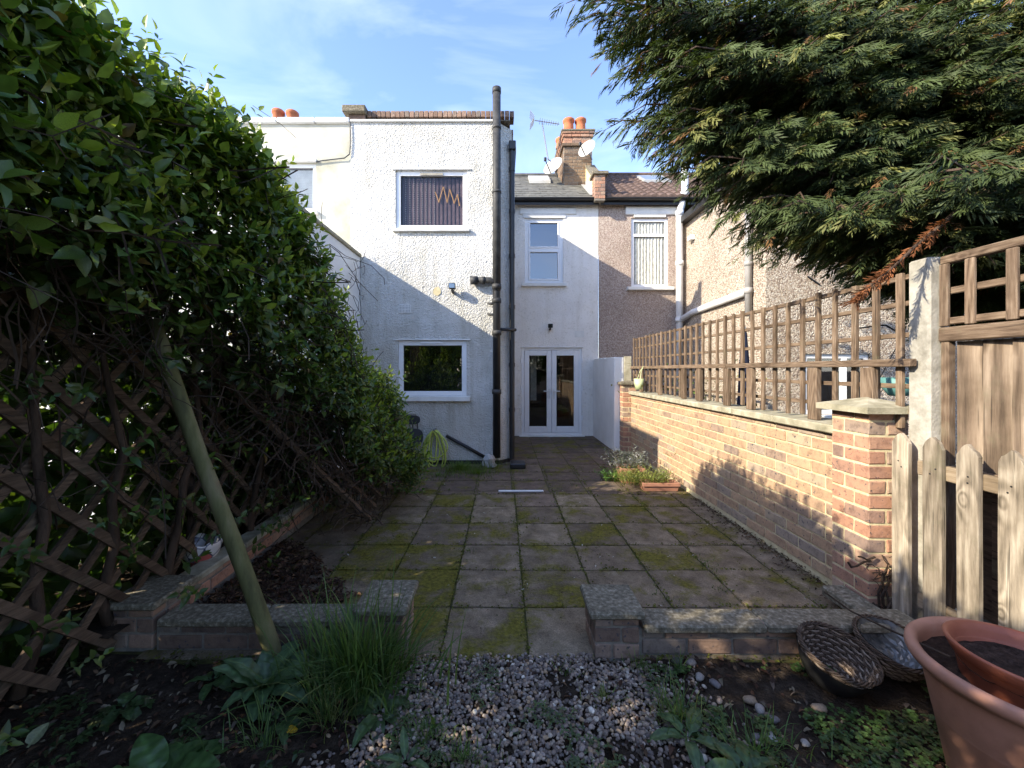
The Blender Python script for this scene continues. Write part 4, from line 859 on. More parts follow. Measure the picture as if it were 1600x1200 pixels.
# ---- concrete post, lattice-topped fence, picket fence
b = MB(); b.bbox(2.285, 2.405, 2.20, 2.32, -.04, 2.06, .012); o = b.build('concrete_post', M['conc']); tag(o, 'pale concrete fence post between the trellis and the boarded fence', 'post')
XFn = 2.345
fp = thing('board_fence', (XFn + .05, 1.7, 0), 'tall boarded fence panel with small lattice top beside the concrete post', 'fence')
Ya, Yb = .95, 2.195
b = MB(); b.bbox(XFn - .01, XFn + .04, Ya, Yb, 2.012, 2.055, .005); b.build('top_rail', M['woody'], fp)
b = MB(); b.bbox(XFn - .02, XFn + .045, Ya, Yb, 1.60, 1.675, .006); b.build('mid_rail', M['woody'], fp)
b = MB(); b.bbox(XFn - .005, XFn + .03, Ya, Yb, 1.69, 1.725, .004); b.build('lattice_batten', M['woody'], fp)
b = MB(); b.bbox(XFn + .004, XFn + .03, Ya, Yb, 1.85, 1.885, .004); b.build('lattice_batten', M['woody'], fp)
for y in (2.17, 2.05, 1.88, 1.72, 1.55, 1.38, 1.2, 1.02):
    b = MB(); b.bbox(XFn - .018, XFn + .0, y - .022, y + .022, 1.68, 2.01, .004); b.build('lattice_slat', M['wood'], fp)
y = Yb - .06
b = MB(); b.bbox(XFn - .01, XFn + .03, Yb - .045, Yb - .005, .1, 1.6, .004); b.build('frame_stile', M['wood'], fp)
k = 0
while y > Ya:
    b = MB(); wd = .118; e = .006*(k % 2); b.add([(XFn + .042, y - wd, .95), (XFn + .018, y, .95), (XFn + .018, y, 1.598), (XFn + .042, y - wd, 1.598), (XFn + .05, y - wd, .95), (XFn + .05, y, .95), (XFn + .05, y, 1.598), (XFn + .05, y - wd, 1.598)], [(1, 0, 3, 2), (0, 1, 5, 4), (2, 3, 7, 6), (1, 2, 6, 5), (3, 0, 4, 7)])
    b.build('board', M['board'], fp)
    b = MB(); b.add([(XFn + .02 + .05, y - wd, .2), (XFn + .06, y, .2), (XFn + .06, y, .94), (XFn + .07, y - wd, .94), (XFn + .09, y - wd, .2), (XFn + .09, y, .2), (XFn + .09, y, .94), (XFn + .09, y - wd, .94)], [(1, 0, 3, 2), (0, 1, 5, 4), (2, 3, 7, 6), (1, 2, 6, 5), (3, 0, 4, 7)])
    b.build('board', M['oldwood'], fp); y -= wd - .001; k += 1
b = MB(); b.bbox(XFn, XFn + .04, Ya, Yb, .9, .948, .005); b.build('lower_rail', M['woody'], fp)
b = MB(); b.bbox(XFn + .0, XFn + .045, Ya, Yb, -.03, .195, .006); b.build('gravel_board', M['conc'], fp)

pf = thing('picket_fence', (2.21, 1.7, 0), 'weathered pale picket fence with rounded tops in front of the board fence', 'fence')
def picket(y, h, wd, seed):
    rs = random.Random(seed); prof = []; n = 9
    for k in range(n): u = k/(n-1); prof.append((-wd/2 + wd*u, h - .055*abs(2*u-1)**1.6 + rs.uniform(-.006, .006)))
    out = [(-wd/2, -.02)] + [(-wd/2, .3), (-wd/2 + rs.uniform(-.002, .002), .7)] + prof + [(wd/2 + rs.uniform(-.002, .002), .7), (wd/2, .3), (wd/2, -.02)]
    x0, x1 = 2.196, 2.216; b = MB(); m_ = len(out); lean = rs.uniform(-.004, .004)
    b.add([(x0 + lean*z*1.5, y + a, z) for a, z in out] + [(x1 + lean*z*1.5, y + a, z) for a, z in out], [tuple(range(m_)), tuple(range(2*m_-1, m_-1, -1))] + [((i+1) % m_, i, m_+i, m_+(i+1) % m_) for i in range(m_)])
    p = b.build('picket', M['picket'], pf)
    for zn in (.915, .945):
        q = MB(); yn = y + rs.uniform(-.018, .018); q.tube([(x0 + .004 + lean*zn*1.5, yn, zn), (x0 - .0015 + lean*zn*1.5, yn, zn)], .0042, 8); q.build('nail', M['black'], p)
    return p
for k, (y, h) in enumerate(((2.27, 1.10), (2.10, 1.105), (1.938, 1.095), (1.772, 1.10), (1.605, 1.10), (1.44, 1.09), (1.27, 1.10), (1.10, 1.10))): picket(y, h, .093, k)
for z in (.93, .22):
    b = MB(); b.bbox(2.218, 2.252, .95, 2.2, z - .04, z + .035, .005); b.build('rail', M['picky'], pf)

# ================================================================== LOW GARDEN WALLS AT THE FRONT OF THE PATIO
rl = thing('low_wall', (1.3, 2.1, 0), 'low brick garden wall with grey coping, right of the patio opening', 'wall')
b = MB(); b.box(.47, 2.10, 2.088, 2.175, -.05, .128); b.build('mortar', M['mortard'], rl)
lay(rl, 'x', 2.08, .70, 2.10, -.035, 2, .0815, .232, .06, M['brickold'])
for a, c in ((.706, 1.32), (1.326, 1.94), (1.946, 2.115)):
    b = MB(); b.bbox(a, c, 2.045, 2.20, .130, .170, .008); b.build('coping_stone', M['coped'], rl)
b = MB(); b.bbox(1.975, 2.115, 2.206, 2.55, .05, .115, .01); b.build('coping_stone', M['coped'], rl)
def lowpier(parent, x0, x1, y0, y1):
    q = MB(); q.box(x0 + .007, x1 - .007, y0 + .007, y1 - .007, -.05, .21); p = q.build('pier', M['mortard'], parent)
    for k in range(3):
        zc = -.035 + (k + .5)*.0815; h = .071; dx, dy = x1-x0, y1-y0; s = .6 if k % 2 else .4
        for (a, c) in ((x0, x0+dx*s), (x0+dx*s, x1)): brick_at(p, ((a+c)/2, y0+.045, zc), (c-a-.009, .09, h), M['brickold'])
        for xx_ in (x0 + .045, x1 - .045):
            for (a, c) in ((y0+.092, y0+.092+(dy-.092)*s), (y0+.092+(dy-.092)*s, y1)): brick_at(p, (xx_, (a+c)/2, zc), (.09, c-a-.009, h), M['brickold'])
    c = MB(); c.bbox(x0 - .025, x1 + .025, y0 - .025, y1 + .025, .212, .250, .009); c.build('pier_cap', M['coped'], p)
lowpier(rl, .452, .68, 2.045, 2.275)
ll = thing('low_wall', (-1.3, 2.1, 0), 'low brick garden wall left of the patio opening, turning along the shaded bed', 'wall')
b = MB(); b.box(-1.80, -.50, 2.125, 2.215, -.05, .128); b.box(-1.965, -1.885, 2.30, 4.55, -.05, .155); b.build('mortar', M['mortard'], ll)
lay(ll, 'x', 2.118, -1.79, -.745, -.035, 2, .0815, .232, .06, M['brickold'])
lay(ll, 'y', -1.878, 2.40, 4.55, .0, 2, .078, .232, .06, M['brickred'], sgn=-1)
for a, c in ((-1.78, -1.27), (-1.264, -.77)):
    b = MB(); b.bbox(a, c, 2.095, 2.25, .130, .170, .008); b.build('coping_stone', M['coped'], ll)
for a, c in ((2.405, 2.95), (2.956, 3.5), (3.506, 4.05), (4.056, 4.56)):
    b = MB(); b.bbox(-1.99, -1.855, a, c, .158, .20, .008); b.build('coping_stone', M['cope'], ll)
lowpier(ll, -.735, -.51, 2.075, 2.325); lowpier(ll, -2.04, -1.815, 2.12, 2.38)

# ================================================================== THINGS BY THE HOUSE
# hose
hs = thing('garden_hose', AT(681, 672, YB - .1), 'coiled yellow-green garden hose hanging on the white wall', 'hose')
rs = random.Random(5); cx_, cz_ = PX(681, YB), PZ(671, YB)
for k in range(7):
    wl, wr, dl = rs.uniform(.05, .26), rs.uniform(.05, .25), rs.uniform(.38, .64); pts = []
    if k == 0: wl, wr, dl = .22, .20, .64
    for i in range(29):
        a = 2*math.pi*i/28; zz_ = cz_ - dl*(.5 - .5*math.cos(a)); wx = math.sin(a); wx = (wr if wx > 0 else wl)*wx*(.35 + .65*(.5 - .5*math.cos(a)))**.6
        pts.append((cx_ + wx + .012*math.sin(3*a + k), YB - .07 - .018*k - .02*math.sin(a/2), zz_ - .01*k % .03))
    b = MB(); b.tube(pts, .0115, 6); b.build('hose_loop', M['hose'], hs, smooth=True)
b = MB(); b.tube([(cx_, YB, cz_ + .02), (cx_, YB - .22, cz_ + .02)], .014, 6); b.tube([(cx_, YB - .1, cz_ + .02), (cx_, YB - .1, cz_ - .08)], .014, 6); b.build('tap', M['metal'], hs)
# dark folded garden chair
ch = thing('garden_chair', (PX(646, 6.1), 6.1, 0), 'dark grey garden chair against the white wall half hidden by the hedge', 'chair')
def pad(cx, cz, rw, rh, y0, y1, tilt=0.0):
    b = MB(); n = 20; o = [(cx + rw*math.copysign(abs(math.cos(a))**.7, math.cos(a)), cz + rh*math.copysign(abs(math.sin(a))**.7, math.sin(a))) for a in np.linspace(0, 2*math.pi, n+1)[:-1]]
    b.add([(x, y0 + tilt*(z-cz), z) for x, z in o] + [(x, y1 + tilt*(z-cz), z) for x, z in o], [tuple(range(n)), tuple(range(2*n-1, n-1, -1))] + [((i+1) % n, i, n+i, n+(i+1) % n) for i in range(n)]); return b
xc = PX(642, 6.05)
pad(xc - .03, PZ(657, 6.05), .15, .07, 6.12, 6.15).build('backrest', M['chair'], ch); pad(xc + .01, PZ(684, 6.05), .16, .13, 6.08, 6.11, .12).build('seat', M['chair'], ch)
for dx in (-.14, .03, .10):
    b = MB(); b.tube([(xc + dx, 6.05, .0), (xc + dx - .01, 6.12, .5), (xc + dx - .03, 6.15, PZ(657, 6.05))], .011, 6); b.build('leg', M['chair'], ch)
# gully cover and cloth at the foot of the pipes
b = MB(); b.bbox(PX(797, 6.05), PX(821, 6.05), 5.98, 6.26, .002, .075, .012); tag(b.build('drain_cover', M['black']), 'black plastic drain cover on the paving at the wing corner', 'drain cover')
rs = random.Random(9); b = MB(); b.lathe([(.001, .20), (.05, .19), (.09, .13), (.095, .07), (.11, .02), (.001, .01)], (PX(764, 6.12), 6.12, 0), 12); b.v = [(x + rs.uniform(-.018, .018), y + rs.uniform(-.018, .018), z + rs.uniform(-.012, .012)) for x, y, z in b.v]
tag(b.build('plastic_bag', M['lead']), 'crumpled grey plastic wrapped round the foot of the soil pipe', 'plastic bag')
b = MB(); b.bbox(PX(779, 4.86), PX(849, 4.86), 4.845, 4.875, .004, .022, .003); tag(b.build('white_strip', M['upvc']), 'thin white strip lying across the paving joint in the patio middle', 'strip')

# ================================================================== LEAF TEMPLATES
def leaf_template(wid=.5, fold=.18, droop=.18, n=4):
    """a leaf of length 1 along +x, folded along its midrib"""
    vs, fs = [], []
    for i in range(n + 1):
        u = i / n; wv = wid/2 * math.sin(math.pi * min(1, .08 + .92*u)**.85) if 0 < i < n else 0.0
        z = -droop*u*u
        vs += [(u, 0, z), (u, wv, z + fold*wv*2), (u, -wv, z + fold*wv*2)]
    for i in range(n):
        a, b = 3*i, 3*(i+1)
        if i == 0: fs += [(a, b, b+1), (a, b+2, b)]
        elif i == n-1: fs += [(a, b, a+1), (a, a+2, b)]
        else: fs += [(a, b, b+1), (a, b+1, a+1), (a, a+2, b+2), (a, b+2, b)]
    return np.array(vs), np.array(fs)
def unit(a): return a / np.linalg.norm(a, axis=-1, keepdims=True)

# ================================================================== THE HEDGE (climber grown over the trellis)
def hz(y):   return float(np.interp(y, [-2.5, 2.0, 2.65, 2.95, 3.2, 3.7, 4.2, 4.7, 5.2], [2.62, 2.68, 2.60, 2.10, 1.76, 1.42, 1.22, 1.0, .7]))      # its top
def hb(y):   return float(np.interp(y, [-2.5, 1.5, 2.2, 2.9, 3.5, 4.1, 5.2], [1.95, 1.88, 1.64, 1.20, .66, .20, .12]))          # where leaves end on the garden side
def hx(y):   return float(np.interp(y, [-2.5, 1.6, 2.5, 3.2, 3.8, 4.4, 4.8, 5.2], [-1.46, -1.38, -1.22, -1.12, -1.04, -1.01, -1.09, -1.35]))  # garden-side face
hedge = thing('honeysuckle_hedge', (-1.9, 2.5, 0), 'huge leafy climber hanging over the leaning trellis on the left', 'hedge')
def hedge_point(y, phi, d=0.0):
    """phi 0 = low on the garden side, 1 = low on the far side; returns point and outward direction"""
    top, bot, xi = hz(y), hb(y), hx(y); xc = xi - .62; rx = .62
    if phi < .62:
        a = phi/.62; ang = a*math.pi*.5; ex = math.cos(ang)**.33; ez = math.sin(ang)**1.15
        x = xc + rx*ex; z = bot + (top-bot)*ez; n = (math.cos(ang), 0, .25 + math.sin(ang))
    else:
        a = (phi-.62)/.38; ang = a*math.pi*.5
        x = xc - rx*math.sin(ang)**.8; z = .25 + (top-.25)*math.cos(ang)**.8; n = (-math.sin(ang), 0, .2 + math.cos(ang))
    lump = .17*mnoise.noise(Vector((x*1.4, y*1.4, z*1.4))) + .09*mnoise.noise(Vector((x*4, y*4, z*4)))
    n = np.array(n); n /= np.linalg.norm(n)
    return np.array([x, y, z]) + n*(lump - d), n
P, D, NR, SZ, TI = [], [], [], [], []
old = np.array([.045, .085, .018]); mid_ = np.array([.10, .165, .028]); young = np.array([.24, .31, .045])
rs = random.Random(11)
def shoot(p, n, size, age):
    d = n*.7 + np.array([rs.gauss(0, .45), rs.gauss(0, .45), rs.gauss(.18, .45)]); d /= np.linalg.norm(d)
    L_ = rs.uniform(.08, .20); k = rs.randint(3, 4); side = np.cross(d, [rs.gauss(0, 1), rs.gauss(0, 1), rs.gauss(0, 1)]); side /= np.linalg.norm(side)
    for j in range(k):
        q = p + d*L_*(j+.5)/k; s_ = side if j % 2 else np.cross(d, side)
        for sg in (-1, 1):
            ld = s_*sg + d*(.35 + .35*j/k) + np.array([0, 0, -.1]); t = (j+.6)/k
            P.append(q); D.append(ld); NR.append(d + np.array([0, 0, .7]) + np.array([rs.gauss(0, .25) for _ in range(3)])); SZ.append(size*rs.uniform(.55, 1.25)*(1 - .25*t))
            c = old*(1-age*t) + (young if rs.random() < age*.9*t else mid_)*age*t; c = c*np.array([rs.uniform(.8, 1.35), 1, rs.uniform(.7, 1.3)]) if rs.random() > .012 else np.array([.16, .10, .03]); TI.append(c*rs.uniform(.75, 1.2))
    P.append(p + d*L_); D.append(d + np.array([0, 0, .25])); NR.append(side + np.array([0, 0, .4])); SZ.append(size*.8); TI.append((young if age > .45 else mid_)*rs.uniform(.8, 1.1))
n_sh = 0
while n_sh < 7600:
    y = rs.uniform(-2.4, 5.1); 
    if y < .6 and rs.random() < .40: continue
    phi = rs.random()**1.05
    if phi > .68 and rs.random() < .55: continue
    if phi < .09 and rs.random() < .6: continue
    dd = abs(rs.gauss(0, .10)); p, n = hedge_point(y, phi, dd)
    if y > 4.6:                                     # rounded end
        n = n + np.array([0, .8*(y-4.6)/.5, 0]); n /= np.linalg.norm(n)
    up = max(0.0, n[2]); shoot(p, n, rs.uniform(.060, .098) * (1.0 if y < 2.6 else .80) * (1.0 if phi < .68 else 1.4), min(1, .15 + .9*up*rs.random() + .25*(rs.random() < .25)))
    n_sh += 1
for k in range(260):                                # loose shoots standing above the top
    y = rs.uniform(.6, 4.6); p, n = hedge_point(y, rs.uniform(.45, .66), -.03); shoot(p + n*rs.uniform(0, .12), np.array([n[0]*.4, rs.gauss(.1, .3), 1.0]), rs.uniform(.055, .085), 1.0)
for k in range(110):                                # leaves deep under the overhang and on the trellis
    y = rs.uniform(.9, 3.6); shoot(np.array([rs.uniform(-2.0, -1.5), y, rs.uniform(.15, hb(y) + .1)]), np.array([.8, -.2, .1]), rs.uniform(.04, .07), .2)
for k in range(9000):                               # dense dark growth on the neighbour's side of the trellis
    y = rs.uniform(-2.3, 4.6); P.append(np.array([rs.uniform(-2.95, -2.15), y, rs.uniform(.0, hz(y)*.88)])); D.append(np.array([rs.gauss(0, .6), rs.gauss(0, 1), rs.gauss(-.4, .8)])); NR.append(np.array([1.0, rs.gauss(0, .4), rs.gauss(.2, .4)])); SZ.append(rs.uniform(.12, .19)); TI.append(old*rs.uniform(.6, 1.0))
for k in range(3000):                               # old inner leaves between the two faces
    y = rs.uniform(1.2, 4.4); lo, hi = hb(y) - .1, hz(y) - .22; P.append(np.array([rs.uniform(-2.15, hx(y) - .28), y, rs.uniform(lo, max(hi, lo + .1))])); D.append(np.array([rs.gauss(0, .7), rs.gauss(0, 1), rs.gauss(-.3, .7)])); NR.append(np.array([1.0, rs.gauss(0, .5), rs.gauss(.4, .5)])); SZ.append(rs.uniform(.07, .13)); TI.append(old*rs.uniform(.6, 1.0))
for k in range(900):                                # far side down to the ground: keeps the sun out
    y = rs.uniform(-2.3, 4.3); shoot(np.array([rs.uniform(-2.75, -2.25), y, rs.uniform(.0, hz(y)*.8)]), np.array([-.8, 0, .3]), rs.uniform(.09, .13), .1)
P, D, NR, SZ, TI = map(np.array, (P, D, NR, SZ, TI))
lt, lf = leaf_template(.56, .20, .15, 3); lt6, lf6 = leaf_template(.56, .16, .22, 7)
R = frames_from(D, NR)
view = np.linalg.norm(P - np.array([0, 0, H]), axis=1); px = CX + F*P[:, 0]/np.maximum(P[:, 1], .05); py = CY - F*(P[:, 2]-H)/np.maximum(P[:, 1], .05)
inv = (P[:, 1] > .9) & (px > 0) & (px < 700) & (py > 0) & (P[:, 0] > -1.75)
score = np.where(inv, SZ/view, 0); big = np.argsort(-score)[:300]; rest = np.ones(len(P), bool); rest[big] = False
ix = np.where(rest)[0]; la, lb = leaf_template(.42, .25, .25, 3), leaf_template(.64, .18, .12, 3)
V1, F1, T1 = scatter(*la, P[ix[::2]], R[ix[::2]], SZ[ix[::2]]*1.08, TI[ix[::2]]); V2, F2, T2 = scatter(*lb, P[ix[1::2]], R[ix[1::2]], SZ[ix[1::2]]*.88, TI[ix[1::2]])
fastmesh('foliage', np.concatenate([V1, V2]), np.concatenate([F1, F2 + len(V1)]), M['leaf'], hedge, np.concatenate([T1, T2]), kind='stuff')
lm = []
for c in (old, (old+mid_)/2, mid_, (mid_+young)/2, young*.9, young): lm.append((c, fastmesh('leaf', lt6, lf6, M['leaf'], tint=np.repeat(np.array([c]), len(lt6), 0), world=False, smooth=True)))
def place_leaf(parent, p, Rm, sc, tint, pool, name='leaf'):
    me = sorted(pool, key=lambda q: np.abs(q[0] - tint).sum())[random.randrange(min(3, len(pool)))][1]
    return inst(me, name, parent, p.tolist(), Matrix(Rm.tolist()).to_euler(), (sc, sc, sc))
for i in big: place_leaf(hedge, P[i], R[i], SZ[i], TI[i], lm)
# bare twigs under the leaves
b = MB()
for k in range(1400):
    y = rs.uniform(.7, 4.2); ph = rs.uniform(0, .55); p, n = hedge_point(y, ph, rs.uniform(.05, .5)); p = Vector(p.tolist())
    if k % 3 == 0: p = Vector((rs.uniform(-2.3, -1.5), y, rs.uniform(hb(y)*.55, hb(y) + .3)))
    d = Vector((rs.gauss(0, .5), rs.gauss(.3, .8), rs.gauss(-.35, .5))).normalized(); pts = [p]
    for j in range(4): d = (d + Vector((rs.gauss(0, .4), rs.gauss(0, .4), rs.gauss(-.08, .4)))).normalized(); pts.append(pts[-1] + d*rs.uniform(.06, .17))
    b.tube(pts, rs.choice((.0016, .002, .003, .0045)), 3, cap=False)
tag(b.build('twigs', M['twig'], hedge), kind='stuff')
# a few long hanging stems
for (pts, r) in (([(205, 330), (205, 385), (222, 430), (238, 470), (232, 490)], .004), ([(395, 360), (385, 400), (360, 420)], .0035), ([(455, 500), (455, 470), (430, 455), (405, 430)], .003), ([(30, 405), (90, 395), (140, 380), (170, 350)], .004)):
    b = MB(); b.tube([AT(u, v, 1.75 if u < 300 else 2.5) for u, v in pts], r, 5); b.build('hanging_stem', M['twig'], hedge, smooth=True)
# woody stems climbing through the trellis
for k, (y0, x0, pts) in enumerate(((2.15, -2.05, .0), (2.45, -2.02, .12), (2.8, -2.05, -.1), (1.75, -2.08, .05), (3.2, -1.98, .1), (3.5, -1.95, -.08))):
    q = [(x0, y0, .05)]; 
    for j in range(7): q.append((q[-1][0] + rs.uniform(-.04, .07), q[-1][1] + rs.uniform(-.09, .09) + pts*.4, q[-1][2] + .25))
    b = MB(); b.tube(q, [.028 - .0025*j for j in range(8)], 7); b.build('stem', M['bark'], hedge, smooth=True)
# thin bare runners crossing the white side wall of the extension
b = MB()
for k in range(34):
    y = rs.uniform(4.2, 6.0); z = rs.uniform(1.5, 3.15); p = Vector((XE + .05, y, z)); d = Vector((0, .8, -.5)); pts = [p]
    for j in range(7): d = (d + Vector((0, rs.gauss(.05, .35), rs.gauss(-.05, .45)))).normalized(); q = pts[-1] + d*rs.uniform(.06, .16); q.x = XE + .045 + rs.uniform(0, .08); q.y = min(q.y, 6.25); pts.append(q)
    b.tube(pts, .004, 3, cap=False)
for (pts) in ([(500, 370), (540, 400), (580, 415), (600, 435), (601, 445)], [(470, 350), (530, 395), (560, 440), (590, 470)], [(395, 165), (440, 195), (462, 215)]):
    b.tube([AT(u, v, 5.2 if u > 465 or v > 300 else 2.6) for u, v in pts], .005 if pts[0][0] > 396 else .002, 4)
tag(b.build('runner', M['twig'], hedge), kind='stuff')

# diagonal trellis on the boundary, and the collapsed piece that the climber lies on
XD = -2.0
dt = thing('diagonal_trellis', (XD, 2.0, 0), 'dark diagonal lattice trellis beneath the overgrown climber on the left', 'trellis')
def clip45(c, sgn, y0, y1, z0, z1):
    """segment of the line z = c + sgn*y inside a rectangle"""
    pts = []
    for y in (y0, y1):
        z = c + sgn*y
        if z0 <= z <= z1: pts.append((y, z))
    for z in (z0, z1):
        y = (z - c)/sgn
        if y0 < y < y1: pts.append((y, z))
    return (sorted(pts)[0], sorted(pts)[-1]) if len(pts) >= 2 else None
def slat45(parent, x, a, c, wd, th, m):
    (ya, za), (yb, zb) = a, c; d = Vector((0, yb-ya, zb-za)).normalized(); n = Vector((0, -d.z, d.y))*wd/2; b = MB()
    q = [Vector((x, ya, za)) + n, Vector((x, ya, za)) - n, Vector((x, yb, zb)) - n, Vector((x, yb, zb)) + n]
    b.add([tuple(p) for p in q] + [(p.x - th, p.y, p.z) for p in q], [(0, 1, 2, 3), (7, 6, 5, 4), (0, 4, 5, 1), (1, 5, 6, 2), (2, 6, 7, 3), (3, 7, 4, 0)]); return b.build('slat', m, parent)
for k in range(30):
    s = clip45(3.18 - .262*0 + .262*(k - 10), -1, .9, 4.1, .05, 2.1)
    if s and abs(s[1][0]-s[0][0]) > .1: slat45(dt, XD + .022, *s, .042, .018, M['oldwood'])
    s = clip45(-4.35 + .262*k, 1, .9, 4.1, .05, 2.1)
    if s and abs(s[1][0]-s[0][0]) > .1: slat45(dt, XD, *s, .038, .016, M['oldwood'])
ft = thing('fallen_trellis', (-1.5, 3.2, .2), 'collapsed brown trellis slats leaning down from the climber onto the patio', 'trellis')
e0, e1 = Vector((-1.92, 2.45, 1.62)), Vector(AT(578, 812, 3.62))
for k, off in enumerate((0, .20, .40, .60)):
    a = e0 + Vector((-.02*k, .42*off*2, .12*off)); c = e1 + Vector((-.05*off, .9*off, .25*off)); dd = (c - a).normalized(); b = MB()
    b.tube([a, c], .024, 4); b.build('slat', M['oldwood'], ft)
for k in range(9):
    t_ = .10 + .10*k; a = e0.lerp(e1, t_); c = a + Vector((-.10, .62, .26)); b = MB(); b.tube([a, c], .017, 4); b.build('slat', M['oldwood'], ft)
b = MB()                                             # rooty stems gripping its lower end
for k in range(90):
    p = e0.lerp(e1, rs.uniform(.45, .97)) + Vector((rs.gauss(0, .05), rs.gauss(.05, .08), rs.gauss(.03, .05))); d = Vector((rs.gauss(.2, .5), rs.gauss(.2, .6), rs.gauss(-.2, .5))).normalized(); pts = [p]
    for j in range(4): d = (d + Vector((rs.gauss(0, .5), rs.gauss(0, .5), rs.gauss(0, .4)))).normalized(); q = pts[-1] + d*rs.uniform(.04, .10); q.z = max(q.z, .03); pts.append(q)
    b.tube(pts, rs.choice((.0025, .004, .007)), 4, cap=False)
tag(b.build('clinging_stems', M['bark'], ft), kind='stuff')

# leaning pole
b = MB(); a, c = Vector((-1.08, 1.985, -.03)), Vector(AT(238, 500, 1.98)); dd = c - a
pts = [a + dd*t_ + Vector((.008*math.sin(t_*7), 0, .0)) for t_ in np.linspace(0, 1, 9)]
b.tube(pts, [.038 - .0008*k + .0012*math.sin(k*2.3) for k in range(9)], 14); tag(b.build('wooden_pole', M['pole'], smooth=True), 'round mossy green wooden pole leaning across the low wall into the climber', 'pole')

# ================================================================== CONIFER
con = thing('conifer_tree', (5.0, 3.3, 0), 'large dark green leylandii conifer overhanging the fences on the right', 'tree')
def spray_template(seed):
    r2 = random.Random(seed); vs, fs = [], []
    def blade(a, d, L_, wd, zc):
        d = np.array(d) / np.linalg.norm(d); s = np.array([-d[1], d[0]]); b = len(vs); a = np.array(a); m_ = a + d*L_*r2.uniform(.35, .55) + s*L_*r2.uniform(-.06, .06); e = a + d*L_
        z = lambda p: -.34*p[0]**2 - .5*p[1]**2 + zc
        for p in (a, m_ + s*wd, e, m_ - s*wd): vs.append((p[0], p[1], z(p)))
        fs.append((b, b+1, b+2)); fs.append((b, b+2, b+3))
    blade((0, 0), (1, r2.uniform(-.15, .15)), 1.0, .026, 0)
    n = 7
    for i in range(n):
        for sg in (-1, 1):
            u = .08 + .80*(i + r2.uniform(-.3, .3))/n; L_ = (.42*(1-u)**.6 + .10)*r2.uniform(.55, 1.25)
            ang = r2.uniform(.32, .78); blade((u, 0), (math.cos(ang), sg*math.sin(ang)), L_, r2.uniform(.022, .042), r2.gauss(0, .05))
    return np.array(vs), np.array(fs)
KINDS = [spray_template(k) for k in range(4)]; cv, cf = KINDS[0]
rs = random.Random(23)
TX, TY = 5.0, 3.3
def crown_r(z):   # reach towards the garden
    return float(np.interp(z, [2.05, 2.28, 2.52, 2.8, 3.0, 3.3, 3.7, 4.2, 5.5, 7.0], [1.7, 2.2, 3.0, 3.45, 3.75, 3.8, 3.95, 4.05, 2.9, 2.0]))
P, D, NR, SZ, TI, DEEP = [], [], [], [], [], []
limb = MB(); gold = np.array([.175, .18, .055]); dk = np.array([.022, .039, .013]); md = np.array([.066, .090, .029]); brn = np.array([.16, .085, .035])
def add_limb(az, zt, reach, ndetail=1.0):
    """az: 0 = towards -X, positive = towards the camera"""
    dirv = np.array([-math.cos(az), -math.sin(az), 0]); ry = 1.0 - .58*abs(math.sin(az)) if az > 0 else 1.0 - .4*abs(math.sin(az))
    tip = np.array([TX, TY, 0]) + dirv*reach*ry; tip[2] = zt; base = np.array([TX, TY, max(1.2, zt - .15*reach*ry - rs.uniform(.0, .5))])
    pts = []
    for t in np.linspace(0, 1, 8):
        p = base*(1-t) + tip*t; p[2] += .22*math.sin(math.pi*t) * (1 - .3*t); pts.append(p)
    limb.tube(pts, [.045*(1 - t*.9) for t in np.linspace(0, 1, 8)], 5, cap=False)
    Ln = np.linalg.norm(tip - base); m_ = int(19*ndetail*Ln/3.5) + 5
    for i in range(m_ + 1):
        t = .25 + .75*i/m_; p = base*(1-t) + tip*t; p[2] += .22*math.sin(math.pi*t)*(1 - .3*t)
        for sg in ((-1, 1) if i < m_ else (0,)):
            ang = sg*rs.uniform(.45, 1.05); dx, dy = dirv[0]*math.cos(ang) - dirv[1]*math.sin(ang), dirv[0]*math.sin(ang) + dirv[1]*math.cos(ang)
            sl = (.22 + .62*(1-t)**.7)*rs.uniform(.7, 1.15) if sg else .32; bd = np.array([dx, dy, rs.uniform(-.22, .18)]); k = int(sl/.085) + 2
            lr = .25 if t > .55 else .0
            for j in range(k):
                u = (j + .6)/k; q = p + bd*sl*u; q = q + np.array([0, 0, -.10*u*u])
                for s2 in (-1, 1):
                    a2 = s2*rs.uniform(.35, .85); sdv = np.array([bd[0]*math.cos(a2) - bd[1]*math.sin(a2), bd[0]*math.sin(a2) + bd[1]*math.cos(a2), bd[2] + rs.uniform(-.65, .05)])
                    P.append(q + np.array([rs.gauss(0, .015), rs.gauss(0, .015), rs.gauss(0, .02)])); D.append(sdv); NR.append(np.array([rs.gauss(-.55, .45), rs.gauss(-.45, .45), .75])); SZ.append(rs.uniform(.085, .17))
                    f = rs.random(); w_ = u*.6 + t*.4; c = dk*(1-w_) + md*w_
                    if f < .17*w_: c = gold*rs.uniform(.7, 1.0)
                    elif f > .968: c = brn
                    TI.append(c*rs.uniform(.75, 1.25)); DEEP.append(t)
            limb.tube([p, p + bd*sl*.5, p + bd*sl + np.array([0, 0, -.10])], [.009, .006, .002], 3, cap=False)
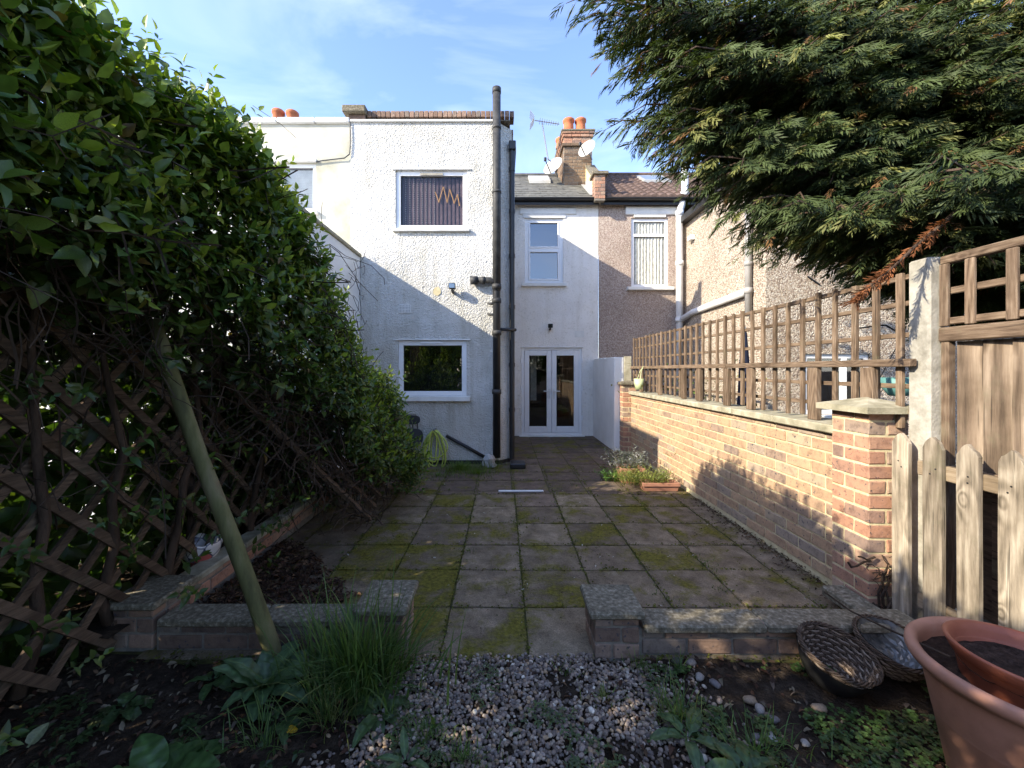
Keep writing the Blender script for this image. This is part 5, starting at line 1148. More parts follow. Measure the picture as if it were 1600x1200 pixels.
# limbs whose tips draw the outline seen against the sky and the houses
for (u, v, Y) in ((893, 4, 2.9), (905, 32, 3.1), (945, 78, 2.9), (962, 112, 3.2), (938, 213, 3.0), (950, 200, 3.3), (985, 172, 3.1), (1010, 292, 3.2), (990, 250, 3.0), (1092, 345, 3.0), (1060, 318, 3.4), (1150, 372, 2.9), (1300, 408, 2.6), (1215, 372, 3.0), (1255, 392, 2.8), (1380, 425, 2.5), (1430, 415, 2.3), (1000, 60, 3.4), (960, 20, 3.6), (1010, 130, 3.3), (925, 8, 2.6), (950, 50, 3.3), (975, 95, 2.8), (1020, 110, 2.6), (975, 225, 2.7), (1000, 250, 3.3), (1040, 270, 2.6), (1050, 180, 2.7), (1010, 30, 2.8), (1120, 330, 2.6), (1180, 350, 2.4), (1060, 80, 2.5), (1340, 400, 2.9), (1480, 290, 2.0), (1420, 270, 1.9), (1300, 320, 2.2)):
    x, y, z = AT(u, v, Y); dx, dy = x - TX, y - TY; az = math.atan2(-dy, -dx); ry = 1.0 - .58*abs(math.sin(az)) if az > 0 else 1.0 - .4*abs(math.sin(az))
    add_limb(az, z + (.14 if v > 200 else .05), (math.hypot(dx, dy) - (.48 if v > 200 else .28))/ry, 1.1)
for k in range(84):
    z = 2.25 + 4.6*(k/84.0)**1.25 + rs.uniform(-.1, .1); az = rs.uniform(-.75, 1.55); z = max(z, 2.25 + .55*max(0, az - .35)); add_limb(az, z, crown_r(z)*rs.uniform(.62, .95))
P, D, NR, SZ, TI = map(np.array, (P, D, NR, SZ, TI))
ok = (P[:, 2] > 1.75) & ~((P[:, 0] < 2.9) & (P[:, 2] < 2.12)); P, D, NR, SZ, TI = P[ok], D[ok], NR[ok], SZ[ok], TI[ok]
R = frames_from(D, NR)
px = CX + F*P[:, 0]/np.maximum(P[:, 1], .05); py = CY - F*(P[:, 2]-H)/np.maximum(P[:, 1], .05); view = np.linalg.norm(P - np.array([0, 0, H]), axis=1)
score = np.where((P[:, 1] > .8) & (px > 870) & (px < 1600) & (py > 0) & (py < 450), SZ/view, 0); big = np.argsort(-score)[:300]; rest = np.ones(len(P), bool); rest[big] = False
rest &= (px < 2400); far_ = (px > 1720) | (py < -220) | (P[:, 1] > 4.4); rest &= ~(far_ & (np.random.default_rng(3).random(len(P)) < .75))
print('sprays', len(P), 'kept', rest.sum(), 'hedge shoots', n_sh)
VV, FF, TT, base_ = [], [], [], 0
for k in range(4):
    sel = np.where(rest)[0][k::4]; V, Fc, T = scatter(*KINDS[k], P[sel], R[sel], SZ[sel], TI[sel]); VV.append(V); FF.append(Fc + base_); TT.append(T); base_ += len(V)
fastmesh('foliage', np.concatenate(VV), np.concatenate(FF), M['conifer'], con, np.concatenate(TT), kind='stuff')
cm = [(c*(1 + .02*k), fastmesh('spray', kv, kf, M['conifer'], tint=np.repeat(np.array([c]), len(kv), 0), world=False)) for k, (kv, kf) in enumerate(KINDS) for c in (dk, (dk+md)/2, md, gold*.85, brn)]
for i in big: place_leaf(con, P[i], R[i], SZ[i], TI[i], cm, 'spray')
tag(limb.build('limbs', M['bark'], con), kind='stuff')
b = MB(); b.tube([(TX, TY, -.05), (TX + .05, TY, 3), (TX, TY, 9)], [.24, .2, .06], 10); b.build('trunk', M['bark'], con, smooth=True)
b = MB(); dp_ = [AT(1500, 325, 2.25), AT(1470, 352, 2.2), AT(1430, 385, 2.15), AT(1395, 418, 2.12), AT(1362, 445, 2.1), AT(1338, 466, 2.1)]; b.tube(dp_, [.012, .011, .009, .007, .005, .002], 6); db = b.build('dead_branch', M['bark'], con, smooth=True); tag(db, 'rusty orange dead branch hanging below the crown')
dpv = [np.array(p) for p in dp_]; n = 60; idx = [rs.uniform(0.6, 4.99) for _ in range(n)]; PP = np.array([dpv[int(q)]*(1-q % 1) + dpv[int(q)+1]*(q % 1) for q in idx]); ax = dpv[-1] - dpv[0]; ax /= np.linalg.norm(ax)
DD = np.array([ax + np.array([rs.gauss(0, .22), rs.gauss(0, .22), rs.gauss(-.05, .18)]) for _ in range(n)]); NN = np.array([[rs.gauss(0, 1), rs.gauss(0, 1), rs.gauss(.5, 1)] for _ in range(n)])
V, Fc, T = scatter(cv, cf, PP, frames_from(DD, NN), np.full(n, .085), np.array([np.array([.22, .085, .035])*rs.uniform(.6, 1.3) for _ in range(n)])); fastmesh('dead_sprays', V, Fc, M['dry'], db, T, kind='stuff')

# ================================================================== GARDEN BEHIND THE CAMERA (it fills the reflections and shades the beds)
def leafy_mass(name, label, c, r, n, sz, trunk=True, cat='tree'):
    t = thing(name, (c[0], c[1], 0), label, cat); g_ = np.random.default_rng(int(abs(c[0]*13 + c[1]*7)) + 1)
    u = unit(g_.normal(size=(n, 3))); rad = g_.uniform(.55, 1.0, n)**.5; lump = np.array([1 + .25*mnoise.noise(Vector((q*2.2).tolist())) for q in u])
    P = np.array(c) + u*rad[:, None]*lump[:, None]*np.array(r); P = P[P[:, 2] > .1]; n = len(P)
    D = u[:n] + g_.normal(size=(n, 3))*.6; V, Fc, T = scatter(lt, lf, P, frames_from(D, g_.normal(size=(n, 3)) + np.array([0, 0, .8])), g_.uniform(.7, 1.3, n)*sz, np.outer(g_.uniform(.7, 1.2, n), old)); fastmesh('crown', V, Fc, M['leaf'], t, T, kind='stuff')
    b = MB(); b.tube([(c[0], c[1], -.05), (c[0], c[1], c[2])], [.14, .07], 8); b.build('trunk', M['bark'], t, smooth=True)
leafy_mass('garden_tree', 'broad dark tree at the far left end of the garden', (-3.6, -6.5, 2.3), (2.6, 1.6, 2.2), 2600, .30)
leafy_mass('garden_tree', 'rounded dark tree in the middle of the garden end', (.6, -8.0, 1.9), (2.6, 1.5, 1.9), 2600, .30)
leafy_mass('garden_tree', 'tall dark tree at the far right end of the garden', (4.8, -6.5, 2.4), (2.6, 1.8, 2.4), 2600, .30)

# ================================================================== PLANTS IN THE FOREGROUND
def blade_strip(p, az, L_, wd, lean, bend, seg=5):
    vs = []; d = Vector((math.cos(az), math.sin(az), 0)); s = Vector((-math.sin(az), math.cos(az), 0)); ang = lean; q = Vector(p)
    for i in range(seg + 1):
        u = i/seg; w_ = wd*(1 - u**1.6)*.5 + .0004; vs += [q + s*w_, q - s*w_]; q = q + (d*math.sin(ang) + Vector((0, 0, math.cos(ang))))*L_/seg; ang += bend/seg
    return vs, [(2*i, 2*i+1, 2*i+3, 2*i+2) for i in range(seg)]
def grass_mesh(name, m, parent, spots, kind=None):
    """spots: (point, azimuth, length, width, lean, bend, tint)"""
    V, Fc, T = [], [], []
    for (p, az, L_, wd, le, be, c) in spots:
        v, f = blade_strip(p, az, L_, wd, le, be); b0 = len(V); V += [tuple(q) for q in v]; Fc += [tuple(i + b0 for i in ff) for ff in f]; T += [c]*len(v)
    return fastmesh(name, np.array(V), np.array(Fc), m, parent, np.array(T), kind=kind)
rs = random.Random(31)
g1, g2, g3 = np.array([.075, .135, .036]), np.array([.12, .18, .05]), np.array([.16, .18, .06])
gt = thing('grass_clump', (-.58, 1.92, 0), 'tall tussock of long green grass in front of the left low pier', 'grass clump')
sp_ = []
for k in range(480):
    r_ = abs(rs.gauss(0, .12)); a = rs.uniform(0, 6.28); p = (-.66 + r_*math.cos(a)*1.15, 1.88 + r_*math.sin(a)*.7, -.02); L_ = rs.uniform(.18, .44); f = rs.random()
    sp_.append((p, a + rs.gauss(0, .7), L_, rs.uniform(.007, .014), abs(rs.gauss(.12, .26)), abs(rs.gauss(.9, .6)), (g1 if f < .6 else g2 if f < .93 else g3)*rs.uniform(.7, 1.15)))
grass_mesh('blades', M['grass'], gt, sp_, 'stuff')
for k in range(26):                                  # the tallest single blades
    a = rs.uniform(0, 6.28); p = (-.66 + rs.gauss(0, .11), 1.88 + rs.gauss(0, .05), -.02); grass_mesh('blade', M['grass'], gt, [(p, a, rs.uniform(.42, .58), rs.uniform(.008, .013), abs(rs.gauss(.08, .10)), abs(rs.gauss(.35, .35)), g2*rs.uniform(.8, 1.25))])
def broad_leaf_mesh(L_, wid, bend, fold, c0, seed, wave=.0):
    r2 = random.Random(seed); V, Fc, T = [], [], []; n, m_ = 18, 3; ang = .0; x, z = 0, 0
    for i in range(n + 1):
        u = i/n; w_ = wid/2*math.sin(math.pi*(.03 + .97*u)**.9)**.8 if u < 1 else 0.0
        if u < .12: w_ = max(.004, w_*.35)
        for j in range(-m_, m_ + 1):
            t = j/m_; V.append((x, w_*t, z + fold*abs(w_*t) + wave*math.sin(u*16 + t*2)*abs(t)*w_ + .05*wid*math.sin(u*30 - abs(t)*4)*(1 - abs(t)*.5))); c = c0*(1.5 if j == 0 else 1.0)*(1 + .12*math.sin(u*34 + abs(t)*5)); T.append(c)
        ang -= bend/n; x += math.cos(ang)*L_/n; z += math.sin(ang)*L_/n
    q = 2*m_ + 1; Fc = [(i*q+j, i*q+j+1, (i+1)*q+j+1, (i+1)*q+j) for i in range(n) for j in range(q-1)]
    return fastmesh('leaf', np.array(V), np.array(Fc), M['leaf'], tint=np.array(T), world=False, smooth=True)
def rosette(name, label, c, n, L_, wid, col, cat='plant', lean=(.3, 1.1), seed=1, group=None):
    t = thing(name, c, label, cat, group); r2 = random.Random(seed)
    for k in range(n):
        az = 2.4*k + r2.uniform(-.3, .3); el = lean[0] + (lean[1]-lean[0])*(k/n); s = r2.uniform(.75, 1.15)
        me = broad_leaf_mesh(L_*s, wid*s*r2.uniform(.85, 1.1), r2.uniform(.7, 1.5), .25, np.array(col)*r2.uniform(.75, 1.2), seed*50 + k, .12)
        inst(me, 'leaf', t, (c[0] + .012*math.cos(az), c[1] + .012*math.sin(az), c[2] + .01), (r2.uniform(-.2, .2), -el, az))
    return t
LG = (.085, .140, .062)
rosette('foxglove_plant', 'broad grey-green leaf rosette at the foot of the leaning pole', (-1.08, 1.85, 0), 19, .23, .085, LG, lean=(.45, 1.35), seed=3)
rosette('dock_plant', 'low broad leaved rosette at the bottom left of the bed', (-1.22, 1.45, -.02), 13, .21, .11, (.055, .105, .030), lean=(.15, 1.1), seed=5)
rosette('weed_plant', 'small flat weed under the long grass tussock', (-.52, 1.72, 0), 10, .15, .055, (.075, .12, .045), lean=(.1, .7), seed=6)
rosette('weed_plant', 'weed with two big leaves at the gravel edge, bottom right of centre', (.72, 1.60, 0), 8, .17, .055, (.09, .145, .06), lean=(.1, .8), seed=8)
rosette('weed_plant', 'leafy weed at the very bottom edge beside the clover', (.86, 1.46, 0), 9, .17, .07, (.07, .12, .045), lean=(.2, .9), seed=9)
rosette('weed_plant', 'small weed on the bare soil left of the grass tussock', (-.93, 1.68, 0), 7, .15, .05, (.055, .095, .032), lean=(.05, .5), seed=12)
rosette('weed_plant', 'seedling on the dark soil at far left', (-1.62, 1.74, 0), 7, .10, .05, (.05, .085, .03), lean=(.1, .7), seed=13)
rosette('weed_plant', 'weed rosette on the gravel near the bottom edge, left of centre', (-.36, 1.50, 0), 8, .12, .035, (.075, .12, .045), lean=(.2, .9), seed=14)
rosette('weed_plant', 'low weed growing behind the leaf rosette by the pole', (-1.35, 1.90, 0), 7, .14, .055, (.05, .09, .03), lean=(.1, .8), seed=15)
# single fallen leaves that stand out
tag(inst(broad_leaf_mesh(.05, .035, .6, .3, np.array([.50, .30, .02]), 99), 'fallen_leaf', None, (-.855, 1.615, .02), (.3, .1, .9)), 'bright yellow fallen leaf on the gravel edge', 'leaf')
tag(inst(broad_leaf_mesh(.08, .05, .8, .3, np.array([.22, .24, .14]), 98), 'fallen_leaf', None, (-1.79, 1.54, .03), (.4, -.9, 1.3)), 'pale green fallen leaf on the dark soil, bottom left corner', 'leaf')
# small weeds on the soil, clover and thin grass: ground cover nobody could count
def cover(name, n, area, size, cols, label=None, up=.5, leaf=(.7, .1, .1), three=True):
    r2 = random.Random(len(name)*3 + n); P, D, NR, SZ, TI = [], [], [], [], []
    while len(P) < n:
        x, y = area(r2)
        z = hgt(x, y) + r2.uniform(.004, .030); a0 = r2.uniform(0, 6.28); c = np.array(cols[r2.randrange(len(cols))])*r2.uniform(.7, 1.25); s = size*r2.uniform(.6, 1.25)
        for k in range(3 if three else 1):
            a = a0 + 2.1*k; P.append((x, y, z)); D.append((math.cos(a), math.sin(a), r2.uniform(-.1, .35))); NR.append((r2.gauss(0, .2), r2.gauss(0, .2), 1)); SZ.append(s); TI.append(c)
    tv, tf_ = leaf_template(*leaf, n=3)
    V, Fc, T = scatter(tv, tf_, np.array(P), frames_from(np.array(D), np.array(NR)), np.array(SZ), np.array(TI))
    o = fastmesh(name, V, Fc, M['leaf'], None, T, kind='stuff'); tag(o, label, 'ground cover'); return o
def clover_area(r2):
    while True:
        x, y = r2.uniform(.65, 2.1), r2.uniform(1.38, 1.98); f = mnoise.noise(Vector((x*3.1, y*3.6, 9))) + .5*mnoise.noise(Vector((x*9, y*9, 2)))
        lim = .02 if (y < 1.75 and x > .8) else .28
        if f > lim - .22*(x > 1.0 and y < 1.72): return x, y
cover('clover', 6200, clover_area, .0125, [(.050, .095, .026), (.075, .125, .035), (.040, .075, .022)], 'low carpet of clover on the soil in front of the baskets', leaf=(.95, .08, .05))
def left_area(r2):
    while True:
        x, y = r2.uniform(-2.6, -.4), r2.uniform(1.25, 2.05)
        if mnoise.noise(Vector((x*4, y*4, 19))) > .12: return x, y
cover('small_weeds', 1300, left_area, .028, [(.035, .060, .020), (.05, .085, .028), (.06, .07, .03)], 'scattered small weeds on the dark soil at left', leaf=(.6, .2, .3))
def grav_area(r2):
    while True:
        x, y = r2.uniform(-.5, .8), r2.uniform(1.4, 2.0)
        if mnoise.noise(Vector((x*5, y*5, 29))) > .20: return x, y
cover('gravel_weeds', 900, grav_area, .020, [(.06, .095, .03), (.08, .115, .04)], 'tiny weeds sprouting through the gravel', leaf=(.5, .2, .2))
def tufts(name, spots, label):
    sp = []; r2 = random.Random(len(name))
    for (x, y, n, R_, Lm, cols, z) in spots:
        for k in range(n):
            a = r2.uniform(0, 6.28); r_ = abs(r2.gauss(0, R_)); c = np.array(cols[r2.randrange(len(cols))])
            sp.append(((x + r_*math.cos(a), y + r_*math.sin(a)*.6, z), a + r2.gauss(0, .8), Lm*r2.uniform(.4, 1.2), r2.uniform(.002, .005), abs(r2.gauss(.3, .3)), abs(r2.gauss(.8, .6)), c*r2.uniform(.75, 1.2)))
    o = grass_mesh(name, M['grass'], None, sp, 'stuff'); tag(o, label, 'grass'); return o
tufts('thin_grass', [(.74, 1.70, 90, .10, .14, (g1, g2, g3), 0), (.95, 1.55, 90, .12, .12, (g1, g2), 0), (-.30, 1.62, 160, .08, .05, (g1, g2), 0), (-.15, 1.52, 140, .08, .05, (g1, g2), 0), (.45, 1.80, 40, .05, .06, (g2, g3), 0), (.66, 2.0, 30, .04, .10, (g2, g3), 0), (.85, 1.98, 25, .03, .08, (g1, g2), 0), (-.72, 1.70, 120, .08, .2, (g1, g3), 0), (-.95, 1.6, 60, .1, .15, (g1, g2), 0), (.3, 1.96, 30, .05, .05, (g1, g2), 0)], 'thin grass tufts growing along the gravel edges')
gb1, gb2 = np.array([.10, .17, .03]), np.array([.15, .20, .04])
tufts('wall_grass', [(PX(720, 5.9), 5.95, 900, .20, .13, (gb1, gb2, g2), 0), (PX(745, 5.7), 5.75, 500, .22, .08, (gb1, gb2), 0), (PX(690, 5.9), 5.6, 300, .22, .06, (gb1, g2), 0), (PX(764, 6.1), 6.05, 160, .12, .20, (gb1, g3), 0)], 'bright green grass growing at the foot of the white wall')
sp_ = []
r2 = random.Random(77)
tufts('joint_weeds', [(XJ[r2.randint(2, 8)] + r2.gauss(0, .03), r2.uniform(2.2, 6.0), 14, .04, .025, (gb1*.7, g2*.8), 0) for _ in range(70)] + [(r2.uniform(-.9, 1.8), YF[r2.randint(1, 6)], 16, .06, .03, (gb1*.7, gb2*.7), 0) for _ in range(24)], 'small weeds growing in the paving joints')

# ---- gravel: thousands of rounded pebbles
ico = bpy.data.meshes.new('tmp'); import bmesh
bm = bmesh.new(); bmesh.ops.create_icosphere(bm, subdivisions=2, radius=.5); iv = np.array([v.co[:] for v in bm.verts]); itf = np.array([[v.index for v in f.verts] for f in bm.faces]); bm.free(); bpy.data.meshes.remove(ico)
r2 = random.Random(5); n = 0; P, RR, SC, TI = [], [], [], []
pc = [(.42, .36, .31), (.30, .245, .22), (.22, .18, .165), (.50, .45, .40), (.36, .28, .23), (.16, .135, .135), (.70, .67, .62), (.45, .33, .22), (.27, .24, .235), (.34, .29, .27)]
while len(P) < 7000:
    x, y = r2.uniform(-.8, 1.25), r2.uniform(1.38, 2.085)
    edge = .30*mnoise.noise(Vector((x*2.5, y*2.5, 4))) + .10*mnoise.noise(Vector((x*9, y*9, 4)))
    lx, rx_ = -.44 - (1.95 - y)*.30 + .25*edge, .62 + .3*edge + .25*max(0, 1.9 - y)
    dens = 1.0
    if x < lx: dens = max(0, 1 - (lx - x)/.16)
    if x > rx_: dens = max(0, 1 - (x - rx_)/.38)
    if y > 2.03 and not (-.5 < x < .44): continue
    if mnoise.noise(Vector((x*5.5, y*5.5, 14))) > .36: dens *= .3
    if r2.random() > dens**1.3: continue
    s = r2.uniform(.009, .020)*(1.3 if r2.random() < .08 else 1); layer = r2.random()
    P.append((x, y, hgt(x, y) - .010 + s*.25 + .014*layer*dens)); SC.append(s)
    e = Matrix.Rotation(r2.uniform(0, 6.28), 3, 'Z') @ Matrix.Rotation(r2.gauss(0, .4), 3, 'X') @ Matrix.Diagonal((r2.uniform(.95, 1.45), r2.uniform(.75, 1.0), r2.uniform(.55, .85))); RR.append(np.array(e))
    TI.append(np.array(pc[r2.choices(range(10), (14, 16, 14, 7, 12, 10, 2, 7, 9, 9))[0]])*np.array([1.0, .95, .86])*r2.uniform(.45, 1.05))
mpb, N_, L_, bs_ = newmat('pebble_stone'); at = N_.new('ShaderNodeAttribute'); at.attribute_name = 'tint'; v_ = coords(N_, L_, rnd=False)
r_ = ramp(N_, [(.3, (.7, .7, .7)), (.7, (1.15, 1.13, 1.1))]); L_.new(tex(N_, L_, v_, 130, 5, .6), r_.inputs[0]); L_.new(mixc(N_, L_, 1.0, at.outputs['Color'], r_.outputs[0], 'MULTIPLY'), bs_.inputs['Base Color']); bs_.inputs['Roughness'].default_value = .6; bs_.inputs['Specular IOR Level'].default_value = .3; M['pebstone'] = mpb
noisei = np.array([1 + .13*mnoise.noise(Vector((q*2.7).tolist())) for q in iv]); iv2 = iv*noisei[:, None]
V, Fc, T = scatter(iv2, itf, np.array(P), np.array(RR), np.array(SC), np.array(TI)); o = fastmesh('gravel', V, Fc, M['pebstone'], None, T, smooth=True, kind='stuff'); tag(o, 'mixed grey and tan gravel in front of the patio opening', 'gravel')
# larger stones, one by one
for (u, v, s, c, lab) in ((1058, 1035, .05, 5, 'dark grey-green cobble on the gravel, near the right low wall'), (1080, 1035, .045, 0, 'pale cobble touching the dark one near the right low wall'), (1093, 1060, .045, 3, 'light grey cobble at the gravel edge below the pair of cobbles'), (1117, 1072, .045, 8, 'mid grey cobble just right of the light one at the gravel edge'),
                         (1172, 1097, .05, 7, 'ochre flat cobble on bare soil in front of the wicker basket'), (1187, 1110, .045, 3, 'pale rounded cobble beside the ochre one'), (1280, 1107, .05, 7, 'brown long stone lying alone on the soil right of the ochre cobble'), (1205, 1152, .045, 6, 'white oval pebble among the clover'),
                         (1222, 1154, .035, 7, 'tan pebble right beside the white oval one'), (1183, 1150, .035, 8, 'grey pebble left of the white oval one'), (1258, 1161, .035, 3, 'cream round pebble lowest among the clover'), (1210, 1127, .038, 8, 'mossy grey pebble half hidden in the clover')):
    Y = F*H/(v - CY); vv = iv2*(1 + .10*np.sin(iv2[:, :1]*9 + u) + .08*np.cos(iv2[:, 1:2]*11 + v))*np.array([s*1.2, s*.85, s*.6]); rz = r2.uniform(0, 3); ca, sa = math.cos(rz), math.sin(rz); vv = np.stack([vv[:, 0]*ca - vv[:, 1]*sa, vv[:, 0]*sa + vv[:, 1]*ca, vv[:, 2]], 1); x = PX(u, Y)
    o = fastmesh('cobble', vv + np.array([x, Y, hgt(x, Y) + s*.06]), itf, M['pebstone'], None, np.repeat(np.array([pc[c]])*.55, len(vv), 0), smooth=True); tag(o, lab, 'stone', 'larger stones on the soil')
# ---- litter
def litter(name, n, area, size, cols, label, zf, flat=.35):
    r2 = random.Random(n); P, D, NR, SZ, TI = [], [], [], [], []
    for k in range(n):
        x, y = area(r2)
        if (x - 1.54)**2 + (y - 1.89)**2 < .045 or (x - 1.86)**2 + (y - 1.95)**2 < .045: continue
        P.append((x, y, zf(x, y) + r2.uniform(.002, .012))); a = r2.uniform(0, 6.28); D.append((math.cos(a), math.sin(a), r2.gauss(0, flat))); NR.append((r2.gauss(0, flat), r2.gauss(0, flat), 1)); SZ.append(size*r2.uniform(.4, 1.3)); TI.append(np.array(cols[r2.randrange(len(cols))])*r2.uniform(.6, 1.2))
    tv, tf_ = leaf_template(.5, .35, .3, n=3); V, Fc, T = scatter(tv, tf_, np.array(P), frames_from(np.array(D), np.array(NR)), np.array(SZ), np.array(TI)); o = fastmesh(name, V, Fc, M['dry'], None, T, kind='stuff'); tag(o, label, 'leaf litter')
lc = [(.060, .030, .020), (.095, .05, .032), (.04, .024, .018), (.14, .085, .05)]
def corner(r2):
    while True:
        x, y = r2.uniform(-1.85, -.9), r2.uniform(2.27, 3.4)
        if (x + 1.85)/.85 + abs(y - 2.65)/.95 < 1 + .35*mnoise.noise(Vector((x*6, y*6, 1))): return x, y
litter('leaf_pile', 2600, corner, .038, lc, 'dark brown drift of dead leaves in the left corner of the patio', lambda x, y: .004 + .025*max(0, 1 - (x + 1.85)/.6))
litter('soil_litter', 2600, lambda r2: (r2.uniform(-2.8, 2.2), r2.uniform(1.3, 2.06)), .034, lc + [(.20, .16, .11), (.12, .09, .07)], 'dead leaves and bits scattered over the soil beds', lambda x, y: hgt(x, y) - .004)
litter('patio_litter', 420, lambda r2: (r2.uniform(-1.6, 2.1), r2.uniform(2.1, 6.2)), .020, [(.45, .42, .36), (.09, .06, .04), (.16, .12, .08), (.10, .11, .04)], 'crumbs and petals scattered over the paving', lambda x, y: .002, .15)
litter('wall_litter', 900, lambda r2: (2.19 - abs(r2.gauss(0, .07)), r2.uniform(2.25, 4.6)), .022, lc + [(.22, .18, .13)], 'strip of dead leaf crumbs along the foot of the red brick wall', lambda x, y: .002, .3)
litter('bed_litter', 1100, lambda r2: (r2.uniform(-3.0, -1.98), r2.uniform(2.2, 4.8)), .045, lc, 'dead leaves over the raised bed beneath the climber', lambda x, y: .135)
# dead ivy clinging at the foot of the near pier
iv_ = thing('dead_ivy', (2.14, 2.36, .0), 'dry dead stems clinging to the foot of the near brick pier', 'dead plant'); b = MB()
for k in range(46):
    p = Vector((rs.uniform(2.10, 2.32), 2.362, rs.uniform(.05, .42))); d = Vector((rs.gauss(0, .6), -.1, rs.gauss(.2, .6))).normalized(); pts = [p]
    for j in range(4): d = (d + Vector((rs.gauss(0, .5), rs.gauss(0, .15), rs.gauss(0, .5)))).normalized(); q = pts[-1] + d*rs.uniform(.02, .05); q.y = min(q.y, 2.372); pts.append(q)
    b.tube(pts, rs.choice((.002, .003, .006)), 4, cap=False)
b.build('stems', M['twig'], iv_)

# ================================================================== POTS, BASKETS, PLANTERS
pt = thing('large_pot', (1.76, 1.37, 0), 'large terracotta coloured plastic pot full of compost, bottom right', 'plant pot')
pcx, pcy = 1.765, 1.372
b = MB(); b.lathe([(.001, -.02), (.185, -.02), (.192, .0), (.232, .22), (.2335, .222), (.2335, .228), (.2345, .23), (.262, .375), (.264, .385), (.278, .392), (.296, .402), (.305, .42), (.303, .438), (.293, .449), (.278, .446), (.266, .434), (.262, .41), (.255, .36), (.24, .34), (.001, .34)], (pcx, pcy, 0), 72); b.build('body', M['terra'], pt, smooth=True)
def compost(name, c, r, z, amp, seed):
    V, Fc = [], []; nr, na = 18, 44
    for i in range(nr + 1):
        for j in range(na):
            rr, a = r*i/nr, 2*math.pi*j/na; x, y = c[0] + rr*math.cos(a), c[1] + rr*math.sin(a); V.append((x, y, z + amp*mnoise.noise(Vector((x*22, y*22, seed))) + amp*.6*mnoise.noise(Vector((x*60, y*60, seed)))))
    Fc = [(i*na + j, i*na + (j+1) % na, (i+1)*na + (j+1) % na, (i+1)*na + j) for i in range(nr) for j in range(na)]
    return np.array(V), np.array(Fc)
V, Fc = compost('compost', (pcx, pcy), .258, .395, .014, 3); fastmesh('compost', V, Fc, M['compost'], pt, smooth=True)
ip = thing('small_pot', (1.725, 1.345, .39), 'smaller orange plastic pot nested on the compost of the large pot', 'plant pot')
icx, icy = 1.725, 1.345; tl = Matrix.Rotation(math.radians(3), 3, 'Y')
b = MB(); b.lathe([(.14, -.08), (.172, .065), (.183, .070), (.198, .10), (.200, .108), (.194, .112), (.186, .108), (.178, .085), (.168, .05), (.15, .02), (.001, .02)], (icx, icy, .40), 64, tl); b.build('body', M['terrad'], ip, smooth=True)
V, Fc = compost('compost', (icx, icy), .168, .452, .012, 8); fastmesh('compost', V, Fc, M['compost'], ip, smooth=True)
b = MB(); b.tube([(pcx + .02, pcy - .24, .46), (pcx + .07, pcy - .265, .52), (pcx + .085, pcy - .30, .545)], .004, 5)
def basket(label, c, r, dep, tilt, az, m, nrow=9, liner=False, seed=1):
    t = thing('wicker_basket', c, label, 'basket'); r2 = random.Random(seed)
    Mt = Matrix.Rotation(az, 3, 'Z') @ Matrix.Rotation(tilt, 3, 'X'); C_ = Vector(c)
    prof = lambda u: (r*(.46 + .54*u**.8), -dep*(1 - u**1.25))     # u 0 = base, 1 = rim
    ns = 30; w_ = MB(); w2 = MB(); seg = 90
    for k in range(nrow):
        for h_ in (0, 1):
            u = (k + .35 + .5*h_)/nrow; vz = .004 if h_ else 0; pts = []; rr, zz_ = prof(min(u, 1)); ph = (k + h_) % 2
            for i in range(seg + 1):
                a = 2*math.pi*i/seg; wv = .0045*math.cos(ns/2*a + math.pi*ph); pts.append(C_ + Mt @ Vector(((rr + wv + r2.uniform(-.0012, .0012))*math.cos(a), (rr + wv)*math.sin(a), zz_ + r2.uniform(-.0022, .0022))))
            (w_ if h_ else w2).tube(pts, .0052, 4, cap=False)
    for ring in range(7):
        rr = r*.46*ring/7; pts = [C_ + Mt @ Vector((rr*math.cos(a), rr*math.sin(a), -dep + .003*((ring) % 2))) for a in np.linspace(0, 2*math.pi, 37)]; w_.tube(pts, .0045, 4, cap=False)
    tag(w_.build('weave', m, t, smooth=True), kind='stuff'); tag(w2.build('weave', M['wickerd'], t, smooth=True), kind='stuff')
    s_ = MB()
    for k in range(ns):
        a = 2*math.pi*k/ns; pts = []
        for u in np.linspace(0, 1.0, 8): rr, zz_ = prof(u); pts.append(C_ + Mt @ Vector((rr*math.cos(a), rr*math.sin(a), zz_)))
        s_.tube(pts, .0030, 4, cap=False)
    s_.build('stakes', m, t, smooth=True)
    rim = MB()
    for q in range(3):
        pts = [C_ + Mt @ Vector(((r + .006*math.cos(14*a + q*2.1))*math.cos(a), (r + .006*math.cos(14*a + q*2.1))*math.sin(a), .003 + .006*math.sin(14*a + q*2.1))) for a in np.linspace(0, 2*math.pi, 141)]; rim.tube(pts, .0042, 5, cap=False)
    rim.build('rim', m, t, smooth=True)
    li = MB(); off = 0
    mt_ = M['liner'] if liner else M['black']
    pr = [(max(.001, prof(u)[0] + (.010 if not liner else -.012)), prof(u)[1] - (.010 if not liner else -.012)) for u in np.linspace(0, .97, 12)]
    li.lathe([(.001, pr[0][1])] + pr, C_, 40, Mt)
    if liner: li.v = [(x + r2.uniform(-.004, .004), y + r2.uniform(-.004, .004), z + r2.uniform(-.004, .004)) for x, y, z in li.v]
    li.build('liner', mt_, t, smooth=not liner); return t
basket('round brown wicker basket tipped towards the camera on the soil', (1.53, 1.875, .160), .150, .15, math.radians(17), math.radians(16), M['wicker'])
basket('plastic lined wicker basket behind the large terracotta pot', (1.86, 1.95, .150), .150, .13, math.radians(16), math.radians(12), M['wicker'], liner=True, seed=4)
b = MB(); b.tube([(1.925, 2.44, .30), (1.80, 2.05, .31), (1.66, 1.75, .40), (1.60, 1.50, .47)], .0045, 6); b.v = b.v
